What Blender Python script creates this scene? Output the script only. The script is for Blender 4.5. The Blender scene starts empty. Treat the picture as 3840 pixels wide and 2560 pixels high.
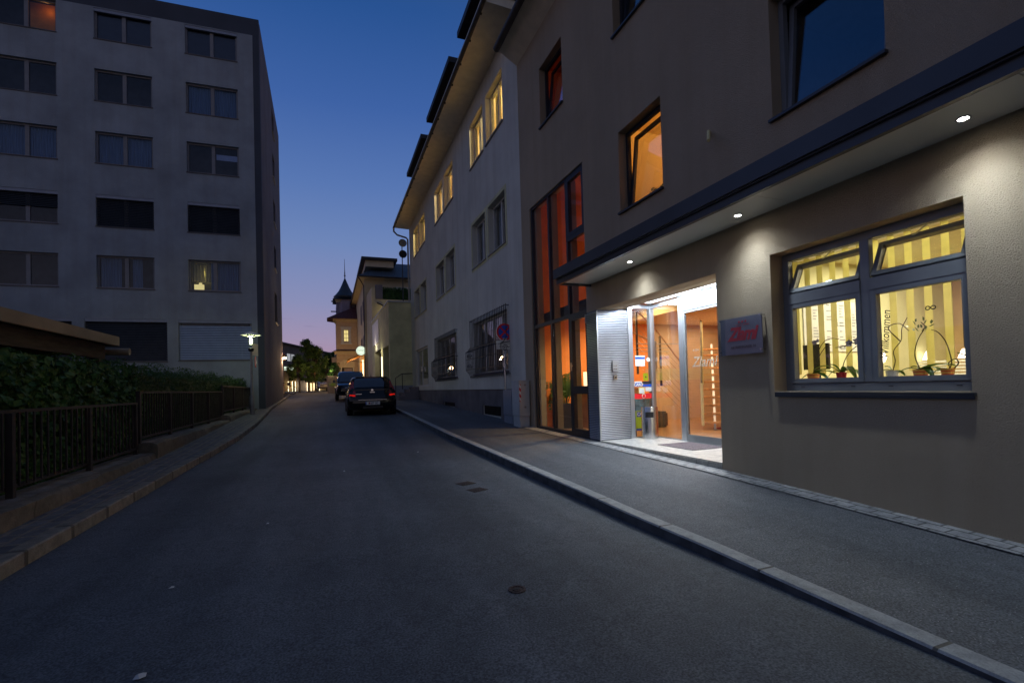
import bpy, bmesh, math, random
from mathutils import Vector, Matrix
from math import radians as R, sin, cos, pi
random.seed(7)
S = bpy.context.scene
COL = S.collection
H = 1.4                                   # camera height above the road at the tripod

# ------------------------------------------------------------------ tables of the street
def interp(x, xs, ys):
    if x <= xs[0]: return ys[0]
    for i in range(1, len(xs)):
        if x <= xs[i]:
            return ys[i-1] + (ys[i]-ys[i-1])*(x-xs[i-1])/(xs[i]-xs[i-1])
    return ys[-1]
RYS = [-60,-10,0,2,5,8,11,14,17,20,25,30,38,45,52,60,90,3000]
RZS = [-2,-.3,-.02,.015,.07,.125,.185,.28,.375,.46,.58,.72,.98,1.2,1.38,1.5,1.55,1.55]
def rz(y): return interp(y, RYS, RZS)
def pz(y): return interp(y, [-60,-10,0,2,2.7,4.9,7.9,10.8,13.4,16.7,24.8,30,38,45,60,90], [-1.85,-.2,.06,.115,.145,.23,.29,.345,.44,.54,.745,.88,1.12,1.33,1.62,1.67])
def kh(y): return interp(y, [-10,1.5,3,5,8,60], [.03,.035,.08,.11,.12,.12])
def kerbL(y): return interp(y, [-60,-10,5,9.3,13.4,17,21,26,31,36,44,60], [-2.3,-2.3,-2.3,-2.22,-2.08,-2.12,-2.31,-2.58,-2.66,-2.73,-3.0,-5.0])
def kerbR(y): return interp(y, [-60,-10,1.5,4,12,21,30,48], [2.85,2.85,2.78,2.67,2.62,2.6,2.5,2.3])
def wallL(y): return interp(y, [-30,5.7,10,23.5], [-2.7,-2.78,-2.9,-3.03])

# ------------------------------------------------------------------ materials
def lin(r,g,b):
    f=lambda c:(c/255/12.92 if c/255<=.04045 else ((c/255+.055)/1.055)**2.4)
    return (f(r),f(g),f(b))
MATS={}
def nm(name):
    m=bpy.data.materials.new(name); m.use_nodes=True; nt=m.node_tree; nt.nodes.clear()
    out=nt.nodes.new('ShaderNodeOutputMaterial'); MATS[name]=m
    return m,nt,out
def N(nt,t,**k):
    n=nt.nodes.new(t)
    for a,v in k.items():
        if a in n.inputs.keys() if hasattr(n.inputs,'keys') else False: n.inputs[a].default_value=v
        else: setattr(n,a,v)
    return n
def mat(name,col,rough=.6,metal=0,var=.12,scale=4,bump=0,bscale=60,spec=.5,detail=6,stretch=None,coat=0,emit=None,estr=0,tint=None):
    m,nt,out=nm(name)
    b=N(nt,'ShaderNodeBsdfPrincipled'); L=nt.links.new
    b.inputs['Roughness'].default_value=rough; b.inputs['Metallic'].default_value=metal
    b.inputs['Specular IOR Level'].default_value=spec
    b.inputs['Coat Weight'].default_value=coat; b.inputs['Coat Roughness'].default_value=.04
    tc=N(nt,'ShaderNodeTexCoord'); mp=N(nt,'ShaderNodeMapping')
    if stretch: mp.inputs['Scale'].default_value=stretch
    L(tc.outputs['Object'],mp.inputs['Vector'])
    no=N(nt,'ShaderNodeTexNoise'); no.inputs['Scale'].default_value=scale; no.inputs['Detail'].default_value=detail
    L(mp.outputs['Vector'],no.inputs['Vector'])
    cr=N(nt,'ShaderNodeValToRGB')
    lo=[max(0,c*(1-var*1.6)) for c in col]; hi=[min(1,c*(1+var*1.6)) for c in (tint or col)]
    cr.color_ramp.elements[0].position=.3; cr.color_ramp.elements[1].position=.7
    cr.color_ramp.elements[0].color=(*lo,1); cr.color_ramp.elements[1].color=(*hi,1)
    L(no.outputs['Fac'],cr.inputs['Fac']); L(cr.outputs['Color'],b.inputs['Base Color'])
    if bump:
        n2=N(nt,'ShaderNodeTexNoise'); n2.inputs['Scale'].default_value=bscale; n2.inputs['Detail'].default_value=3
        L(mp.outputs['Vector'],n2.inputs['Vector'])
        bp=N(nt,'ShaderNodeBump'); bp.inputs['Strength'].default_value=bump; bp.inputs['Distance'].default_value=.01
        L(n2.outputs['Fac'],bp.inputs['Height']); L(bp.outputs['Normal'],b.inputs['Normal'])
    if emit:
        b.inputs['Emission Color'].default_value=(*emit,1); b.inputs['Emission Strength'].default_value=estr
    L(b.outputs['BSDF'],out.inputs['Surface'])
    return m
def emat(name,col,strength,sh=True):
    m,nt,out=nm(name); e=N(nt,'ShaderNodeEmission'); e.inputs['Color'].default_value=(*col,1); e.inputs['Strength'].default_value=strength
    nt.links.new(e.outputs[0],out.inputs['Surface'])
    if not sh: m.cycles.emission_sampling='NONE'
    return m
def glass(name,tint=(1,1,1),boost=1.0,rough=0.0):
    m,nt,out=nm(name); L=nt.links.new
    t=N(nt,'ShaderNodeBsdfTransparent'); t.inputs['Color'].default_value=(*tint,1)
    g=N(nt,'ShaderNodeBsdfGlossy'); g.inputs['Roughness'].default_value=rough; g.inputs['Color'].default_value=(.95,.97,1,1)
    f=N(nt,'ShaderNodeFresnel'); ge=N(nt,'ShaderNodeNewGeometry')
    mi=N(nt,'ShaderNodeMath'); mi.operation='MULTIPLY_ADD'; mi.inputs[1].default_value=1/1.5-1.5; mi.inputs[2].default_value=1.5
    L(ge.outputs['Backfacing'],mi.inputs[0]); L(mi.outputs[0],f.inputs['IOR'])
    mu=N(nt,'ShaderNodeMath'); mu.operation='MULTIPLY'; mu.inputs[1].default_value=boost; mu.use_clamp=True
    L(f.outputs[0],mu.inputs[0]); mx=N(nt,'ShaderNodeMixShader')
    L(mu.outputs[0],mx.inputs[0]); L(t.outputs[0],mx.inputs[1]); L(g.outputs[0],mx.inputs[2]); L(mx.outputs[0],out.inputs['Surface'])
    return m
def stucco(name,col,scale=70,strength=.9,dist=.012,var=.06,stretch=(1,1,1),dirt=.5):
    """coarse scraped render: worm-like bumps at two sizes, faint weathering"""
    m,nt,out=nm(name); L=nt.links.new
    b=N(nt,'ShaderNodeBsdfPrincipled'); b.inputs['Roughness'].default_value=.92; b.inputs['Specular IOR Level'].default_value=.2
    tc=N(nt,'ShaderNodeTexCoord'); mp=N(nt,'ShaderNodeMapping'); mp.inputs['Scale'].default_value=stretch
    L(tc.outputs['Object'],mp.inputs['Vector'])
    v=N(nt,'ShaderNodeTexNoise'); v.inputs['Scale'].default_value=scale; v.inputs['Detail'].default_value=2.5; v.inputs['Distortion'].default_value=.5
    L(mp.outputs['Vector'],v.inputs['Vector'])
    cr=N(nt,'ShaderNodeValToRGB'); cr.color_ramp.elements[0].position=.40; cr.color_ramp.elements[1].position=.62
    L(v.outputs['Fac'],cr.inputs['Fac'])
    bp=N(nt,'ShaderNodeBump'); bp.inputs['Strength'].default_value=strength; bp.inputs['Distance'].default_value=dist
    L(cr.outputs['Color'],bp.inputs['Height']); L(bp.outputs['Normal'],b.inputs['Normal'])
    n=N(nt,'ShaderNodeTexNoise'); n.inputs['Scale'].default_value=.7; n.inputs['Detail'].default_value=8; n.inputs['Roughness'].default_value=.6
    L(tc.outputs['Object'],n.inputs['Vector'])
    c2=N(nt,'ShaderNodeValToRGB'); c2.color_ramp.elements[0].position=.3; c2.color_ramp.elements[1].position=.72
    c2.color_ramp.elements[0].color=(*[c*(1-var*2) for c in col],1); c2.color_ramp.elements[1].color=(*[c*(1+var) for c in col],1)
    L(n.outputs['Fac'],c2.inputs['Fac'])
    m3=N(nt,'ShaderNodeMapping'); m3.inputs['Scale'].default_value=(3.2,3.2,.16); L(tc.outputs['Object'],m3.inputs['Vector'])
    n3=N(nt,'ShaderNodeTexNoise'); n3.inputs['Scale'].default_value=1.3; n3.inputs['Detail'].default_value=6; L(m3.outputs[0],n3.inputs['Vector'])
    c3=N(nt,'ShaderNodeValToRGB'); c3.color_ramp.elements[0].position=.34; c3.color_ramp.elements[1].position=.56; d_=1-.16*dirt
    c3.color_ramp.elements[0].color=(d_,d_*.985,d_*.96,1); c3.color_ramp.elements[1].color=(1,1,1,1); L(n3.outputs['Fac'],c3.inputs[0])
    mm=N(nt,'ShaderNodeMixRGB'); mm.blend_type='MULTIPLY'; mm.inputs[0].default_value=1; L(c2.outputs[0],mm.inputs[1]); L(c3.outputs[0],mm.inputs[2])
    L(mm.outputs[0],b.inputs['Base Color']); L(b.outputs[0],out.inputs['Surface'])
    return m
def asphalt(name,c0,c1,spk,rough=.75):
    m,nt,out=nm(name); L=nt.links.new
    b=N(nt,'ShaderNodeBsdfPrincipled'); b.inputs['Roughness'].default_value=rough; b.inputs['Specular IOR Level'].default_value=.4
    tc=N(nt,'ShaderNodeTexCoord')
    def noise(s,d,r=.55):
        n=N(nt,'ShaderNodeTexNoise'); n.inputs['Scale'].default_value=s; n.inputs['Detail'].default_value=d; n.inputs['Roughness'].default_value=r
        L(tc.outputs['Object'],n.inputs['Vector']); return n
    big=noise(.55,7,.6); fine=noise(85,3)
    cr=N(nt,'ShaderNodeValToRGB'); cr.color_ramp.elements[0].position=.3; cr.color_ramp.elements[1].position=.7
    cr.color_ramp.elements[0].color=(*c0,1); cr.color_ramp.elements[1].color=(*c1,1); L(big.outputs['Fac'],cr.inputs['Fac'])
    f2=N(nt,'ShaderNodeValToRGB'); f2.color_ramp.elements[0].position=.36; f2.color_ramp.elements[1].position=.66
    f2.color_ramp.elements[0].color=(.55,.55,.55,1); f2.color_ramp.elements[1].color=(1.46,1.46,1.46,1); L(fine.outputs['Fac'],f2.inputs['Fac'])
    ms=N(nt,'ShaderNodeMapping'); ms.inputs['Scale'].default_value=(1.1,.07,1); L(tc.outputs['Object'],ms.inputs['Vector'])
    ln=N(nt,'ShaderNodeTexNoise'); ln.inputs['Scale'].default_value=1.6; ln.inputs['Detail'].default_value=5; L(ms.outputs[0],ln.inputs['Vector'])
    lr=N(nt,'ShaderNodeValToRGB'); lr.color_ramp.elements[0].position=.36; lr.color_ramp.elements[1].position=.64; lr.color_ramp.elements[0].color=(.80,.80,.80,1); lr.color_ramp.elements[1].color=(1.15,1.15,1.15,1); L(ln.outputs['Fac'],lr.inputs[0])
    md=noise(9,6,.7); mr_=N(nt,'ShaderNodeValToRGB'); mr_.color_ramp.elements[0].position=.3; mr_.color_ramp.elements[1].position=.62; mr_.color_ramp.elements[0].color=(.78,.78,.78,1); mr_.color_ramp.elements[1].color=(1.06,1.06,1.06,1); L(md.outputs['Fac'],mr_.inputs[0])
    ma1=N(nt,'ShaderNodeMixRGB'); ma1.blend_type='MULTIPLY'; ma1.inputs[0].default_value=1; L(cr.outputs[0],ma1.inputs[1]); L(lr.outputs[0],ma1.inputs[2])
    ma2=N(nt,'ShaderNodeMixRGB'); ma2.blend_type='MULTIPLY'; ma2.inputs[0].default_value=1; L(ma1.outputs[0],ma2.inputs[1]); L(mr_.outputs[0],ma2.inputs[2])
    mu=N(nt,'ShaderNodeMixRGB'); mu.blend_type='MULTIPLY'; mu.inputs[0].default_value=1; L(ma2.outputs[0],mu.inputs[1]); L(f2.outputs[0],mu.inputs[2])
    vo=N(nt,'ShaderNodeTexVoronoi'); vo.inputs['Scale'].default_value=42; L(tc.outputs['Object'],vo.inputs['Vector'])
    lt=N(nt,'ShaderNodeMath'); lt.operation='LESS_THAN'; lt.inputs[1].default_value=.13; L(vo.outputs['Distance'],lt.inputs[0])
    sp=N(nt,'ShaderNodeSeparateColor'); L(vo.outputs['Color'],sp.inputs[0])
    g2=N(nt,'ShaderNodeMath'); g2.operation='GREATER_THAN'; g2.inputs[1].default_value=.72; L(sp.outputs[0],g2.inputs[0])
    m2=N(nt,'ShaderNodeMath'); m2.operation='MULTIPLY'; L(lt.outputs[0],m2.inputs[0]); L(g2.outputs[0],m2.inputs[1])
    mx=N(nt,'ShaderNodeMixRGB'); L(m2.outputs[0],mx.inputs[0]); L(mu.outputs[0],mx.inputs[1]); mx.inputs[2].default_value=(*spk,1)
    L(mx.outputs[0],b.inputs['Base Color'])
    bp=N(nt,'ShaderNodeBump'); bp.inputs['Strength'].default_value=.55; bp.inputs['Distance'].default_value=.004
    L(fine.outputs['Fac'],bp.inputs['Height']); L(bp.outputs[0],b.inputs['Normal']); L(b.outputs[0],out.inputs['Surface'])
    return m
def blocks(name,c0,c1,mortar,bw,bh,ms,rough=.8,rot=0,bump=.6,offs=.5,axes='XY',bias=0,mott=.8):
    m,nt,out=nm(name); L=nt.links.new
    b=N(nt,'ShaderNodeBsdfPrincipled'); b.inputs['Roughness'].default_value=rough
    tc=N(nt,'ShaderNodeTexCoord'); sx=N(nt,'ShaderNodeSeparateXYZ'); cx=N(nt,'ShaderNodeCombineXYZ'); L(tc.outputs['Object'],sx.inputs[0])
    L(sx.outputs[axes[0]],cx.inputs[0]); L(sx.outputs[axes[1]],cx.inputs[1])
    wn=N(nt,'ShaderNodeTexNoise'); wn.inputs['Scale'].default_value=5; L(tc.outputs['Object'],wn.inputs['Vector'])
    ws=N(nt,'ShaderNodeVectorMath'); ws.operation='SCALE'; ws.inputs['Scale'].default_value=bias; L(wn.outputs['Color'],ws.inputs[0])
    wa=N(nt,'ShaderNodeVectorMath'); wa.operation='ADD'; L(cx.outputs[0],wa.inputs[0]); L(ws.outputs[0],wa.inputs[1])
    br=N(nt,'ShaderNodeTexBrick'); L(wa.outputs[0],br.inputs['Vector']); br.offset=offs
    br.inputs['Color1'].default_value=(*c0,1); br.inputs['Color2'].default_value=(*c1,1); br.inputs['Mortar'].default_value=(*mortar,1)
    br.inputs['Scale'].default_value=1; br.inputs['Brick Width'].default_value=bw; br.inputs['Row Height'].default_value=bh; br.inputs['Mortar Size'].default_value=ms; br.inputs['Mortar Smooth'].default_value=.3
    n=N(nt,'ShaderNodeTexNoise'); n.inputs['Scale'].default_value=90; n.inputs['Detail'].default_value=3; L(tc.outputs['Object'],n.inputs['Vector'])
    f2=N(nt,'ShaderNodeValToRGB'); f2.color_ramp.elements[0].color=(.6,.6,.6,1); f2.color_ramp.elements[1].color=(1.4,1.4,1.4,1); L(n.outputs['Fac'],f2.inputs[0])
    mu0=N(nt,'ShaderNodeMixRGB'); mu0.blend_type='MULTIPLY'; mu0.inputs[0].default_value=1; L(br.outputs['Color'],mu0.inputs[1]); L(f2.outputs[0],mu0.inputs[2])
    nn=N(nt,'ShaderNodeTexNoise'); nn.inputs['Scale'].default_value=9; nn.inputs['Detail'].default_value=7; nn.inputs['Roughness'].default_value=.7; L(tc.outputs['Object'],nn.inputs['Vector'])
    f3=N(nt,'ShaderNodeValToRGB'); f3.color_ramp.elements[0].position=.35; f3.color_ramp.elements[1].position=.68; f3.color_ramp.elements[0].color=(.55,.55,.55,1); f3.color_ramp.elements[1].color=(1.3,1.28,1.24,1); L(nn.outputs['Fac'],f3.inputs[0])
    mu=N(nt,'ShaderNodeMixRGB'); mu.blend_type='MULTIPLY'; mu.inputs[0].default_value=mott; L(mu0.outputs[0],mu.inputs[1]); L(f3.outputs[0],mu.inputs[2])
    L(mu.outputs[0],b.inputs['Base Color'])
    ad=N(nt,'ShaderNodeMath'); ad.operation='MULTIPLY_ADD'; ad.inputs[1].default_value=-1; L(br.outputs['Fac'],ad.inputs[0])
    m3=N(nt,'ShaderNodeMath'); m3.operation='MULTIPLY'; m3.inputs[1].default_value=.35; L(n.outputs['Fac'],m3.inputs[0]); L(m3.outputs[0],ad.inputs[2])
    bp=N(nt,'ShaderNodeBump'); bp.inputs['Strength'].default_value=bump; bp.inputs['Distance'].default_value=.012
    L(ad.outputs[0],bp.inputs['Height']); L(bp.outputs[0],b.inputs['Normal']); L(b.outputs[0],out.inputs['Surface'])
    return m
def leafmat(name,c0,c1,rough=.5,tr_=.25):
    m,nt,out=nm(name); L=nt.links.new
    b=N(nt,'ShaderNodeBsdfPrincipled'); b.inputs['Roughness'].default_value=rough; b.inputs['Specular IOR Level'].default_value=.35
    tc=N(nt,'ShaderNodeTexCoord'); n=N(nt,'ShaderNodeTexNoise'); n.inputs['Scale'].default_value=9; n.inputs['Detail'].default_value=4; L(tc.outputs['Object'],n.inputs['Vector'])
    cr=N(nt,'ShaderNodeValToRGB'); cr.color_ramp.elements[0].position=.3; cr.color_ramp.elements[1].position=.7
    cr.color_ramp.elements[0].color=(*c0,1); cr.color_ramp.elements[1].color=(*c1,1); L(n.outputs['Fac'],cr.inputs[0]); L(cr.outputs[0],b.inputs['Base Color'])
    tr=N(nt,'ShaderNodeBsdfTranslucent'); L(cr.outputs[0],tr.inputs[0]); mx=N(nt,'ShaderNodeMixShader'); mx.inputs[0].default_value=tr_
    L(b.outputs[0],mx.inputs[1]); L(tr.outputs[0],mx.inputs[2]); L(mx.outputs[0],out.inputs['Surface'])
    return m
def stripes(name,c0,c1,axis,period,duty=.5,rough=.6,slant=0,other='Z',emit=0):
    m,nt,out=nm(name); L=nt.links.new
    b=N(nt,'ShaderNodeBsdfPrincipled'); b.inputs['Roughness'].default_value=rough
    tc=N(nt,'ShaderNodeTexCoord'); sx=N(nt,'ShaderNodeSeparateXYZ'); L(tc.outputs['Object'],sx.inputs[0])
    ma=N(nt,'ShaderNodeMath'); ma.operation='MULTIPLY_ADD'; L(sx.outputs[other],ma.inputs[0]); ma.inputs[1].default_value=slant; L(sx.outputs[axis],ma.inputs[2])
    mu=N(nt,'ShaderNodeMath'); mu.operation='PINGPONG'; mu.inputs[1].default_value=period/2; L(ma.outputs[0],mu.inputs[0])
    lt=N(nt,'ShaderNodeMath'); lt.operation='LESS_THAN'; lt.inputs[1].default_value=period/2*duty; L(mu.outputs[0],lt.inputs[0])
    mx=N(nt,'ShaderNodeMixRGB'); L(lt.outputs[0],mx.inputs[0]); mx.inputs[1].default_value=(*c1,1); mx.inputs[2].default_value=(*c0,1)
    L(mx.outputs[0],b.inputs['Base Color']); L(b.outputs[0],out.inputs['Surface'])
    return m

M=dict(
 road=asphalt('road_asphalt',(.092,.101,.109),(.152,.164,.174),(.26,.27,.27)),
 pave=asphalt('pavement_asphalt',(.105,.111,.118),(.152,.160,.168),(.42,.42,.42)),
 earth=mat('earth',(.05,.045,.035),.95,var=.3,scale=.8,bump=.5,bscale=8),
 kerbface=mat('shaded_kerb_face',(.10,.10,.10),.9,var=.3,scale=6,bump=.5,bscale=90),  # shade on the kerb front, put into a darker granite colour
 granite=mat('granite',(.27,.27,.26),.75,var=.2,scale=3,bump=.5,bscale=110,detail=9),
 kerbstone=blocks('kerb_granite',(.36,.37,.36),(.44,.44,.42),(.13,.12,.10),1.0,4.0,.012,bump=.5,axes='YX',mott=.6),
 kerbold=blocks('old_kerb_granite',(.19,.175,.145),(.29,.26,.205),(.13,.115,.09),.72,4.0,.03,bump=1,axes='YX',bias=.03),
 cobble=blocks('cobbles',(.12,.125,.135),(.19,.19,.19),(.27,.235,.18),.24,.15,.02,bump=1,axes='YX',bias=.05),
 paver=blocks('paver_stones',(.30,.31,.32),(.40,.40,.40),(.11,.11,.11),.19,.135,.010,axes='YX',bias=.01,offs=.5),
 stonewall=blocks('old_stone_wall',(.13,.115,.085),(.24,.21,.16),(.11,.095,.07),1.7,3,.015,bump=.6,axes='YZ',bias=.05),
 stonecap=mat('wall_cap',(.22,.20,.17),.9,var=.25,scale=5,bump=.9,bscale=40),
 hotel=stucco('hotel_render',(.61,.49,.34),scale=120,strength=.9,dist=.010,stretch=(1,.7,1.3),dirt=.3),
 hotel_in=mat('hotel_reveal',(.58,.49,.36),.9,var=.05,bump=.3,bscale=200),
 soffit=mat('canopy_soffit',(.58,.58,.54),.35,var=.04,scale=1.2,spec=.4),
 fascia=mat('anthracite_sheet',(.040,.043,.050),.4,.1,var=.1,scale=2),
 alu=mat('grey_frame',(.20,.215,.225),.4,.12,var=.05),
 alul=mat('light_aluminium',(.45,.47,.50),.3,.7,var=.05),
 louv=mat('louvre_aluminium',(.54,.56,.60),.28,.85,var=.04),
 louvd=mat('louvre_painted',(.16,.18,.24),.35,.6,var=.05),
 darkframe=mat('dark_window_frame',(.03,.033,.045),.4,.2,var=.1),
 glass=glass('window_glass',boost=1.0),
 glass2=glass('clear_glass',boost=.8), glassdk=glass('coated_glass',tint=(.85,.88,.94),boost=.75), glassdoor=glass('door_glass',boost=1.7),
 orange=mat('orange_wall',(.80,.27,.05),.8,var=.05),
 fin=mat('olive_fin',(.30,.27,.17),.6,var=.05),
 dkorange=mat('deep_orange_wall',(.62,.21,.10),.8,var=.05),
 cream=mat('cream_wall',(.72,.58,.34),.8,var=.04),
 yellow=mat('office_wall',(.72,.72,.44),.8,var=.04),
 peach=mat('peach_wall',(.64,.47,.29),.8,var=.04),
 wood=mat('floor_boards',(.42,.23,.09),.3,var=.25,scale=3,stretch=(1,12,1)),
 tread=mat('beech_tread',(.62,.33,.13),.35,var=.15,scale=3,stretch=(8,1,1)),
 tile=blocks('entrance_tiles',(.62,.61,.57),(.66,.65,.62),(.35,.34,.32),.6,.6,.004,rough=.35,bump=.1,axes='YX'),
 tilef=blocks('step_tiles',(.40,.39,.34),(.43,.42,.37),(.2,.2,.18),.9,.6,.006,rough=.5,bump=.1,axes='YZ'),
 doormat=mat('door_mat_fibre',(.16,.13,.14),.95,var=.4,scale=60,bump=.8,bscale=300),
 steel=mat('brushed_steel',(.62,.63,.64),.22,1,var=.08,scale=4,stretch=(20,20,.3)),
 black=mat('black_plastic',(.012,.012,.013),.4,var=.1),
 white=mat('white_paint',(.78,.78,.76),.45,var=.03),
 offwhite=mat('off_white_frame',(.60,.60,.57),.5,var=.05),
 b2=stucco('neighbour_render',(.70,.69,.60),scale=60,strength=.35,dist=.008,var=.08),
 b2soff=mat('eave_boards',(.80,.72,.56),.7,var=.06),
 plinth=mat('dark_plinth',(.15,.135,.14),.9,var=.15,scale=2,bump=.5,bscale=60),
 gutter=mat('dark_gutter',(.06,.05,.045),.5,.3,var=.15),
 zinc=mat('zinc_pipe',(.33,.32,.28),.5,.3,var=.1),
 iron=mat('wrought_iron',(.03,.03,.035),.5,.4,var=.1),
 fence=mat('brown_fence_paint',(.045,.035,.032),.5,.1,var=.15),
 roofdark=mat('dark_roof',(.02,.022,.028),.6,var=.2),
 roofslate=blocks('slate_roof',(.07,.10,.13),(.085,.12,.155),(.04,.05,.06),.45,.6,.012,rough=.6,bump=.3,axes='XY'),
 tower=mat('tower_copper',(.035,.05,.065),.5,.1,var=.25,scale=6),
 redroof=mat('red_roof',(.10,.035,.04),.7,var=.25,scale=9),
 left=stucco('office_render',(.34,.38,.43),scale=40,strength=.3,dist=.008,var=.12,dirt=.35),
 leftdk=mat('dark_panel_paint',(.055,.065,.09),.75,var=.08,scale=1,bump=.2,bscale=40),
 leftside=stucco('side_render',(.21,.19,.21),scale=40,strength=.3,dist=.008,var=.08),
 lframe=mat('grey_window_frame',(.22,.22,.24),.5,var=.06),
 blindbox=mat('blind_box',(.28,.31,.38),.45,.2,var=.05),
 blinddk=mat('dark_blind',(.035,.038,.045),.45,.2,var=.1),
 blindlt=mat('light_blind',(.38,.45,.58),.4,.3,var=.05),
 curtain=mat('pale_curtain',(.15,.24,.36),.9,var=.2,scale=6,stretch=(6,6,.2)),
 curtain2=mat('beige_curtain',(.42,.36,.28),.9,var=.3,scale=6,stretch=(1,9,.2)),
 vblind=mat('yellow_blind_fabric',(.74,.66,.32),.8,var=.05), slat=leafmat('blind_slat_fabric',(.70,.67,.38),(.78,.75,.44),.8,.78),
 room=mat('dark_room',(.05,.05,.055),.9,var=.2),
 hedge=leafmat('hedge_leaf',(.03,.075,.02),(.075,.16,.035)),
 vine=leafmat('broad_leaf',(.03,.10,.025),(.085,.20,.04)),
 treeleaf=leafmat('tree_leaf',(.035,.085,.022),(.11,.20,.045)),
 treeleaf2=leafmat('lit_tree_leaf',(.04,.12,.02),(.10,.22,.04)),
 orchidleaf=leafmat('orchid_leaf',(.05,.12,.02),(.12,.22,.03),.35),
 stem=mat('stem',(.10,.08,.04),.7,var=.3),
 petal=mat('orchid_petal',(.72,.60,.58),.6,var=.3,scale=90),
 bark=mat('bark',(.09,.075,.06),.95,var=.3,scale=10,bump=1,bscale=30),
 soil=mat('soil',(.03,.02,.015),1,var=.3,scale=40),
 orangepot=stripes('striped_pot',(.75,.12,.03),(.80,.45,.08),'Z',.028,.5,.4),
 redsq=mat('sign_red',(.75,.02,.03),.4,var=.04),
 blue=mat('sign_blue',(.015,.09,.50),.4,var=.05),
 signwhite=mat('sign_white',(.85,.83,.74),.45,var=.04),
 ink=mat('black_ink',(.02,.02,.025),.5,var=.02),
 redink=mat('red_lettering',(.60,.006,.015),.4,var=.03),
 plate=glass('acrylic',tint=(.92,.94,.97),boost=.35),
 plateback=mat('grey_acrylic_back',(.17,.18,.20),.25,var=.05,spec=.6),
 cab=mat('cabinet_grey',(.50,.52,.52),.55,var=.06,scale=3),
 redwhite=stripes('red_white_tape',(.62,.03,.03),(.75,.75,.72),'Z',.16,.5,.5,slant=1,other='X'),
 carblack=mat('black_car_paint',(.004,.004,.005),.15,.0,var=.05,coat=.45,spec=.3),
 carblue=mat('dark_blue_car_paint',(.005,.008,.016),.15,.0,var=.05,coat=.5,spec=.4),
 carsilver=mat('silver_car_paint',(.42,.38,.36),.25,.6,var=.03,coat=.6),
 carglass=mat('car_glass',(.008,.010,.014),.03,.0,var=.02,coat=1,spec=1),
 tyre=mat('tyre',(.014,.014,.014),.85,var=.2),
 rim=mat('rim',(.35,.35,.36),.3,.9,var=.05),
 taillens=mat('tail_lens',(.30,.008,.01),.12,var=.05,coat=1),
 tailon=emat('tail_strip_lit',(1,.02,.01),.5), etched=mat('etched_letters',(.42,.33,.24),.6,var=.03),
 headlens=mat('head_lens',(.35,.37,.40),.08,.5,var=.1,coat=1),
 chrome=mat('chrome',(.7,.7,.7),.1,1,var=.02),
 castiron=mat('cast_iron',(.085,.06,.052),.8,.2,var=.3,scale=60,bump=1,bscale=90),
 ochre=mat('ochre_render',(.56,.42,.30),.9,var=.06,bump=.2,bscale=40),
 ochrel=mat('pale_trim',(.62,.52,.36),.85,var=.05),
 annex=mat('annex_render',(.64,.62,.36),.9,var=.12,scale=1.2,bump=.2,bscale=40),
 house=mat('pale_yellow_render',(.60,.50,.33),.9,var=.07,scale=1.2),
 lilac=mat('lilac_render',(.34,.28,.34),.9,var=.06),
 concrete=mat('far_concrete',(.17,.15,.13),.9,var=.15,scale=.6),
 farwall=mat('far_boarded_wall',(.26,.21,.12),.85,var=.2,scale=2,stretch=(6,6,.3)),
 panelgrey=mat('grey_gate',(.26,.25,.26),.6,var=.05),
 awning=mat('orange_awning',(.75,.28,.03),.8,var=.1),
 shelterfas=mat('shelter_fascia',(.30,.235,.15),.6,.1,var=.12,scale=2),
 timber=mat('dark_timber',(.06,.045,.03),.8,var=.25,scale=3,stretch=(1,1,8)),
 hills=mat('far_hills',(.06,.095,.16),1,var=.15,scale=.01),  # distance haze is mixed into this blue base colour
 flower=mat('yellow_green_flower',(.55,.75,.15),.7,var=.3,scale=30),
 posterg=mat('green_poster',(.42,.60,.03),.5,var=.05),
 posterb=mat('landscape_poster',(.10,.25,.35),.5,var=.5,scale=9),
 paper=mat('paper',(.66,.68,.66),.7,var=.04),
 yellowsheet=mat('yellow_sheet',(.70,.75,.05),.7,var=.03),
 redsofa=mat('red_fabric',(.45,.02,.03),.8,var=.1),
 planter=mat('black_planter',(.016,.016,.018),.5,var=.1),
 rodwhite=emat('light_strip_white',(.80,.90,1.0),5.0),
 downl=emat('downlight_lens',(1,.98,.90),40.0),
 farstrip=emat('warm_light_strip',(1,.76,.44),3.2),
 lampglow=emat('street_lamp_glow',(.85,1,.55),5.0),
 warmbulb=emat('warm_bulb',(1,.62,.30),40.0),
 signglow=emat('lit_sign_face',(.80,.95,.75),1.1),
 litwin=emat('lit_curtain',(1,.80,.30),.9),
 orangeglow=emat('orange_lit_door',(1,.30,.03),1.0),
 pendant=emat('pendant_shade',(1,.88,.66),5.0),
 whitewin=emat('lit_white_window',(.75,.78,.85),.45),
 lampsh=emat('table_lamp_shade',(1,.72,.38),2.2),
 ceillight=emat('ceiling_lamp_warm',(1,.66,.32),9.0),
 officelight=emat('office_ceiling_lamp',(1,.86,.46),8.0),
 lime=emat('lit_lime_paper',(.75,.85,.05),.5),
)

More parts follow.
